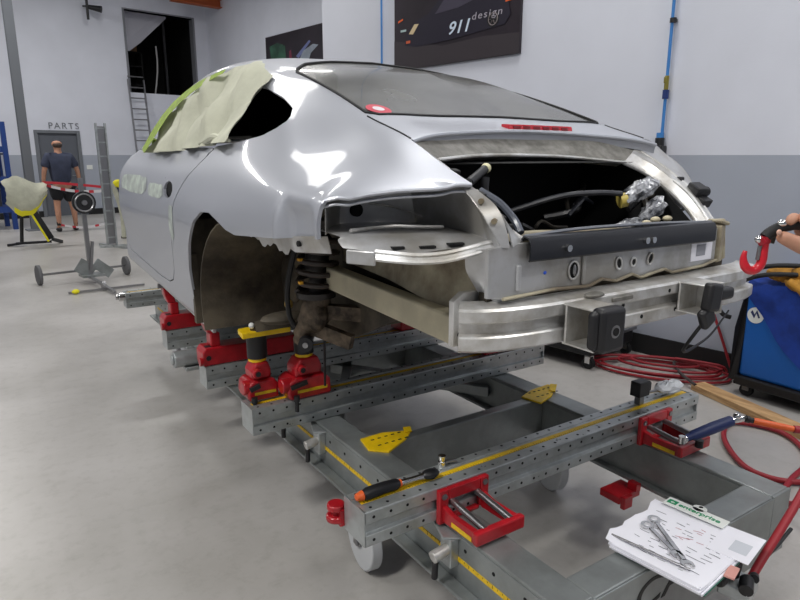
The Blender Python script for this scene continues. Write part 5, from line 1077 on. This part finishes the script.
text('badge_letter', 'e', .018, CM @ frame((.148, .119, .0271), (0,-1,0), (1,0,0)), white_pl, CP, w=.011, extr=.0002)
w = cpb(); w.box((.02, -.150, .0165), (.172, -.045, .0185), Matrix.Rotation(.08, 3, 'Z')); sp = part('side_sheet', w, white_p, CP, 'white form sticking out on the right', smooth=False)
w = cpb(); w.box((.055, -.135, .0186), (.115, -.09, .0189), Matrix.Rotation(.08, 3, 'Z')); part('printed_box', w, mat('print_grey', lin(200, 204, 212), .8), CP, smooth=False)
w = cpb(); w.box((-.055, -.150, .008), (.0, -.125, .013), Matrix.Rotation(.15, 3, 'Z')); part('pink_slip', w, mat('pink_slip', lin(206, 150, 140), .7), CP, smooth=False)
part('folded_edge', (lambda z: z.box((-.172, -.118, .0165), (-.160, .130, .0225)))(cpb()), white_p, CP, smooth=False)
def wrench(M, L, lab, grp):
    t = thing('combination_wrench', lab, 'wrench', M @ Vector((0, 0, 0)), grp)
    w = B(M); w.prism([(-L/2+.012, -.0065, 0), (-L/2+.012, .0065, 0), (L/2-.014, .0075, 0), (L/2-.014, -.0075, 0)], (0, 0, .008)); part('shank', w, chrome, t, smooth=False, bevel=.002)
    w = B(M); N = 24; c = (-L/2, 0)
    vs = [(c[0]+r*math.cos(a), r*math.sin(a), z) for z in (0, .009) for r in (.018, .010) for a in [2*PI*k/N for k in range(N)]]
    fs = [(k, (k+1) % N, N+(k+1) % N, N+k) for k in range(N)]+[(2*N+k, 3*N+k, 3*N+(k+1) % N, 2*N+(k+1) % N) for k in range(N)]+[(k, 2*N+k, 2*N+(k+1) % N, (k+1) % N) for k in range(N)]+[(N+k, N+(k+1) % N, 3*N+(k+1) % N, 3*N+k) for k in range(N)]
    w.add(vs, fs); part('ring_end', w, chrome, t, recalc=True)
    w = B(M); w.prism([(L/2-.02, -.008, 0), (L/2-.008, -.017, 0), (L/2+.012, -.015, 0), (L/2+.013, -.008, 0), (L/2-.002, -.007, 0), (L/2-.004, .006, 0), (L/2+.012, .009, 0), (L/2+.010, .016, 0), (L/2-.008, .017, 0), (L/2-.02, .008, 0)], (0, 0, .008)); part('open_end', w, chrome, t, smooth=False, bevel=.001)
WZ = FZ+.0195
def wm(p, q_): p = Vector(p); q_ = Vector(q_); c = (p+q_)/2; d = q_-p; return Matrix.Translation((c.x, c.y, WZ)) @ Matrix.Rotation(math.atan2(d.y, d.x), 4, 'Z'), d.length
M1, L1 = wm((1.520, .958), (1.410, .782)); wrench(M1, L1, 'long combination wrench lying across the clipboard papers', 'wrenches on the clipboard')
M2, L2 = wm((1.478, .950), (1.425, .822)); wrench(M2, L2, 'shorter combination wrench on the clipboard, left of the long one', 'wrenches on the clipboard')
PN = thing('silver_pen', 'slim silver pen lying along the left edge of the clipboard papers', 'pen', (1.375, .87, FZ+.02))
w = B(); w.cyl((1.353, .975, FZ+.027), (1.395, .765, FZ+.026), .0035, n=10); part('barrel', w, steel, PN)

# ================================================================== RIGHT SIDE OF THE SHOP
WD = thing('welder_cart', 'bright blue wheeled welding machine with black frame at the right edge', 'machine', (4.07, 1.62, 0))
w = B(); w.box((3.905, 1.16, .13), (4.22, 1.985, .74)); part('casing', w, mat('machine_blue', lin(14, 92, 176), .4), WD, smooth=False, bevel=.02, seg=3)
w = B(); w.prism([(3.89, 1.985, .09), (3.89, 2.04, .09), (3.87, 2.025, .44), (3.93, 2.0, .77), (3.97, 1.96, .77), (3.91, 1.975, .44)], (.33, 0, 0)); part('end_frame', w, blackm, WD, smooth=False, bevel=.01)
w = B(); w.box((3.88, 1.14, .07), (4.23, 2.0, .13)); w.box((3.9, 1.12, .13), (4.22, 1.16, .75)); part('base_tray', w, blackm, WD, smooth=False, bevel=.01)
for x, y in ((3.93, 1.93), (4.18, 1.93), (3.93, 1.25), (4.18, 1.25)):
    w = B(); w.cyl((x-.015, y, .04), (x+.015, y, .04), .04, n=18); part('caster_wheel', w, rubber, WD); w = B(); w.box((x-.025, y-.02, .04), (x+.025, y+.02, .075)); part('caster_fork', w, steel, WD, smooth=False)
w = B(); w.cyl((3.902, 1.92, .535), (3.897, 1.92, .535), .05, n=24); bd = part('round_emblem', w, white_pl, WD, smooth=False)
w = B(); w.prism([(3.8965, y+.02, z-.05) for y, z in ((1.93, .60), (1.905, .565), (1.895, .60), (1.88, .57), (1.87, .575), (1.893, .62), (1.905, .59), (1.92, .615))], (-.001, 0, 0)); part('emblem_mark', w, navy, WD, smooth=False)
CLO = thing('blue_overalls', 'dark royal blue cloth draped over the corner of the welding machine', 'cloth', (3.95, 1.62, .4))
w = B(); G = []
for i in range(15):
    u = i/14; row = []
    y = 1.98-.74*u; drop = .09+.80*u**.95
    for j in range(9):
        v = j/8
        if v < .35: x = 4.1-.24*(v/.35); z = .755
        else: x = 3.875-.012*math.sin((v-.35)*8); z = .755-drop*(v-.35)/.65
        row.append((x+.012*math.sin(u*18+v*5), y+.01*math.sin(v*9), z+.008*math.sin(u*13+v*7)))
    G.append(row)
quadmesh(w, G); part('cloth', w, blue_cl, CLO, solid=.008)
GL = thing('ochre_gloves', 'crumpled ochre leather welding gloves lying on the blue cloth', 'gloves', (3.8, 1.62, .74))
q = random.Random(9)
for c, r, sc in (((3.92, 1.80, .81), .075, (.9, 1.3, .55)), ((3.92, 1.62, .835), .115, (.9, 1.2, .6)), ((3.86, 1.64, .775), .07, (.8, 1.7, .6)), ((3.90, 1.44, .83), .10, (.9, 1.1, .6))):
    w = B(); w.ball(c, r, 18, 12, sc); w.v = [tuple(Vector(v)+Vector([q.uniform(-.008, .008)]*3)) for v in w.v]; part('glove', w, ochre, GL)
for k, (a, c, d) in enumerate((((3.82, 1.72, .79), (3.82, 1.66, .76), (3.82, 1.62, .72)), ((3.81, 1.60, .79), (3.81, 1.57, .75), (3.82, 1.55, .71)), ((3.82, 1.50, .80), (3.81, 1.48, .76), (3.82, 1.46, .73)))):
    w = B(); w.tube(catmull([a, c, d], 4), .024, 10); part('glove_finger', w, ochre, GL)
for k, pts in enumerate(([(4.0, 1.2, .90), (3.9, 1.6, .885), (3.82, 1.85, .86), (3.80, 1.98, .78), (3.80, 2.05, .66)], [(4.0, 1.2, .86), (3.88, 1.55, .84), (3.80, 1.85, .81), (3.80, 2.05, .70), (3.80, 2.12, .60), (3.83, 2.09, .52), (3.86, 2.05, .50)])):
    w = B(); w.tube(catmull(pts, 8), .014, 10); single('black_cable', w, rubber, ['upper black cable running over the blue cloth and ochre gloves', 'lower black cable looping down at the corner of the welding machine'][k], 'cable', 'welder cables')
w = B(); w.tube(catmull([(1.66, .95, 1.05), (1.67, 1.0, .97), (1.78, 1.08, .90), (2.2, 1.3, .78), (3.0, 1.68, .62), (3.86, 2.07, .54)], 8), .0055, 8); single('black_cable', w, rubber, 'thin black cable drooping from the right crash box towards the welding machine', 'cable', 'welder cables')
# hose coil
HC = thing('red_hose_coil', 'loose coil of red air hose on the floor by the wall', 'hose', (3.93, 2.5, 0))
w = B(); P = []; q = random.Random(2)
cx, cy = 3.86, 2.52
e1 = Vector((.30, -.46, 0)).normalized(); e2 = Vector((e1.y, -e1.x, 0))
for k in range(5*16):
    a = k*2*PI/16; r = [1.0, .84, .95, .68, .5][k//16]+.06*math.sin(a*1.3+k*.05)
    P.append(Vector((cx, cy, .016+.014*(k//16)))+e1*(.46*r*math.cos(a)+[0, .03, -.02, .04, .06][k//16])+e2*(.20*r*math.sin(a)+[0, .02, -.01, 0, -.03][k//16]))
P += [Vector((3.95, 2.45, .1)), Vector((4.06, 2.2, .1)), Vector((4.10, 2.16, .06))]
w.tube(catmull(P, 3), .0095, 8); part('coiled_hose', w, red_hose, HC)
w = B(); w.tube(catmull([(4.12, 2.13, .05), (4.09, 2.2, .25), (4.05, 2.3, .52), (4.02, 2.36, .72), (4.01, 2.4, .95)], 8), .0095, 8); single('hanging_red_hose', w, red_hose, 'straight red hose rising from the coil behind the bumper beam', 'hose')
w = B(); w.tube(catmull([(3.72, 2.15, .045), (3.78, 2.28, .06), (3.9, 2.42, .06), (4.02, 2.5, .05)], 8), .010, 8); single('black_hose', w, mat('worn_black', lin(60, 52, 52), .6), 'short dark hose lying across the red coil', 'hose')
# plank
w = B(); w.bar((3.78, 2.17, .022), (3.50, 1.10, .022), .11, .042); single('wood_plank', w, wood, 'light pine plank lying on the floor behind the bench', 'plank', smooth=False, bevel=.003)
# dolly
DY = thing('low_dolly', 'low black dolly with small casters behind the bumper beam', 'dolly', (3.75, 3.15, 0))
M_ = Matrix.Translation((3.72, 3.12, 0)) @ Matrix.Rotation(math.radians(8.5), 4, 'Z')
w = B(M_); w.box((-.30, -.28, .10), (.30, .55, .20)); part('deck', w, blackm, DY, smooth=False, bevel=.01)
w = B(M_); w.box((-.32, -.30, .20), (.32, -.26, .225)); w.box((-.32, -.26, .20), (-.29, .55, .225)); w.box((.29, -.26, .20), (.32, .55, .225)); part('steel_rim', w, steel, DY, smooth=False, bevel=.003)
for x, y in ((-.26, -.25), (.26, -.25), (-.26, .48), (.26, .48)):
    w = B(M_); w.cyl((x-.018, y, .042), (x+.018, y, .042), .042, n=18); part('caster_wheel', w, rubber, DY); w = B(M_); w.box((x-.028, y-.02, .045), (x-.02, y+.02, .1)); w.box((x+.02, y-.02, .045), (x+.028, y+.02, .1)); w.box((x-.028, y-.02, .092), (x+.028, y+.02, .1)); part('caster_fork', w, chrome, DY, smooth=False)

# ------------------------------------------------------------------ hand holding the red hook
HM = frame((1.20, .55, 1.352), (math.cos(math.radians(33.44)), -math.sin(math.radians(33.44)), 0), (0, 0, 1))   # x right, y up, z towards the viewer
def h(x, y, z): return HM @ Vector((x, y, z))
HK2 = thing('lifting_hook', 'open red lifting hook on a black strap held in the hand at the right edge', 'hook', h(-.065, -.055, 0))
w = B(); P = [(-.076, -.020, 0), (-.078, -.031, 0), (-.076, -.043, 0), (-.069, -.053, 0), (-.058, -.056, 0), (-.048, -.049, 0), (-.044, -.037, 0), (-.044, -.021, 0), (-.044, -.004, 0)]
w.tube([h(*p) for p in catmull(P, 5)], [.0035+.0045*min(1, k/12) for k in range(len(catmull(P, 5)))], 12); part('hook_body', w, mat('hook_red', lin(205, 26, 44), .35, coat=.3), HK2)
w = B(); w.cyl(h(-.052, .004, .004), h(-.054, -.036, .002), .0035); part('safety_latch', w, steel, HK2)
w = B(); w.cyl(h(-.044, -.006, 0), h(-.044, .006, 0), .010); w.cyl(h(-.058, .003, .006), h(-.050, -.006, .006), .007); part('swivel', w, mat('hook_red_dark', lin(160, 24, 40), .4), HK2); w = B(); w.ball(h(-.058, .001, .006), .007, 10, 8); part('steel_pin', w, chrome, HK2)
w = B(); w.tube([h(*p) for p in catmull([(-.044, .004, 0), (-.036, .012, 0), (-.020, .022, .002), (.004, .028, .002), (.03, .026, .0), (.07, .022, -.004)], 5)], .0105, 10); part('strap', w, rubber, HK2)
w = B(); w.cyl(h(-.034, -.006, -.004), h(-.030, .014, -.004), .009); part('strap_fold', w, mat('dark_olive', lin(56, 54, 48), .7), HK2)
w = B(); w.ball(h(-.020, .030, .006), .009, 10, 8, (1.2, 1, .8)); part('shackle', w, chrome, HK2)
HP = thing('person', 'hand and forearm reaching in from the right edge, gripping the hook strap', 'person', h(.03, 0, 0))
JJ = []; EE = []
def jn(x, y, z, r, link=None):
    p = h(x-.014, y, z); r *= 1.1; JJ.append((p.x, p.y, p.z, r, r)); k = len(JJ)-1
    if link is not None: EE.append((link, k))
    return k
wr = jn(.105, -.008, .0, .027); fa = jn(.20, -.040, .01, .036, wr); fb = jn(.36, -.09, .02, .046, fa); fc = jn(.62, -.02, .06, .060, fb)
pm = jn(.065, .003, .006, .024, wr); pm2 = jn(.040, .010, .004, .020, pm)
def finger(base, P, rs):
    l = base
    for p, r in zip(P, rs): l = jn(*p, r, l)
# index to little finger curl over the strap from above and behind; thumb underneath towards the viewer
finger(pm2, [(.028, .034, -.006), (.010, .040, .006), (.000, .030, .016)], [.0105, .0095, .0075])
finger(pm2, [(.044, .038, -.006), (.030, .046, .010), (.022, .032, .022)], [.0108, .0098, .0078])
finger(pm, [(.062, .040, -.004), (.052, .046, .014), (.044, .030, .025)], [.0105, .0095, .0075])
finger(pm, [(.080, .036, -.002), (.072, .040, .014), (.064, .026, .024)], [.0095, .0085, .0068])
finger(wr, [(.070, -.016, .018), (.034, -.012, .020), (.002, .002, .016), (-.018, .011, .014)], [.019, .0155, .0120, .0105])
skin_obj('arm_and_hand', JJ, EE, skin, HP.location, HP, sub=2)
w = B(); w.ball(h(-.034, .016, .023), .0065, 10, 6, (1.1, .5, .8)); part('thumb_nail', w, mat('nail', lin(215, 170, 150), .35), HP)
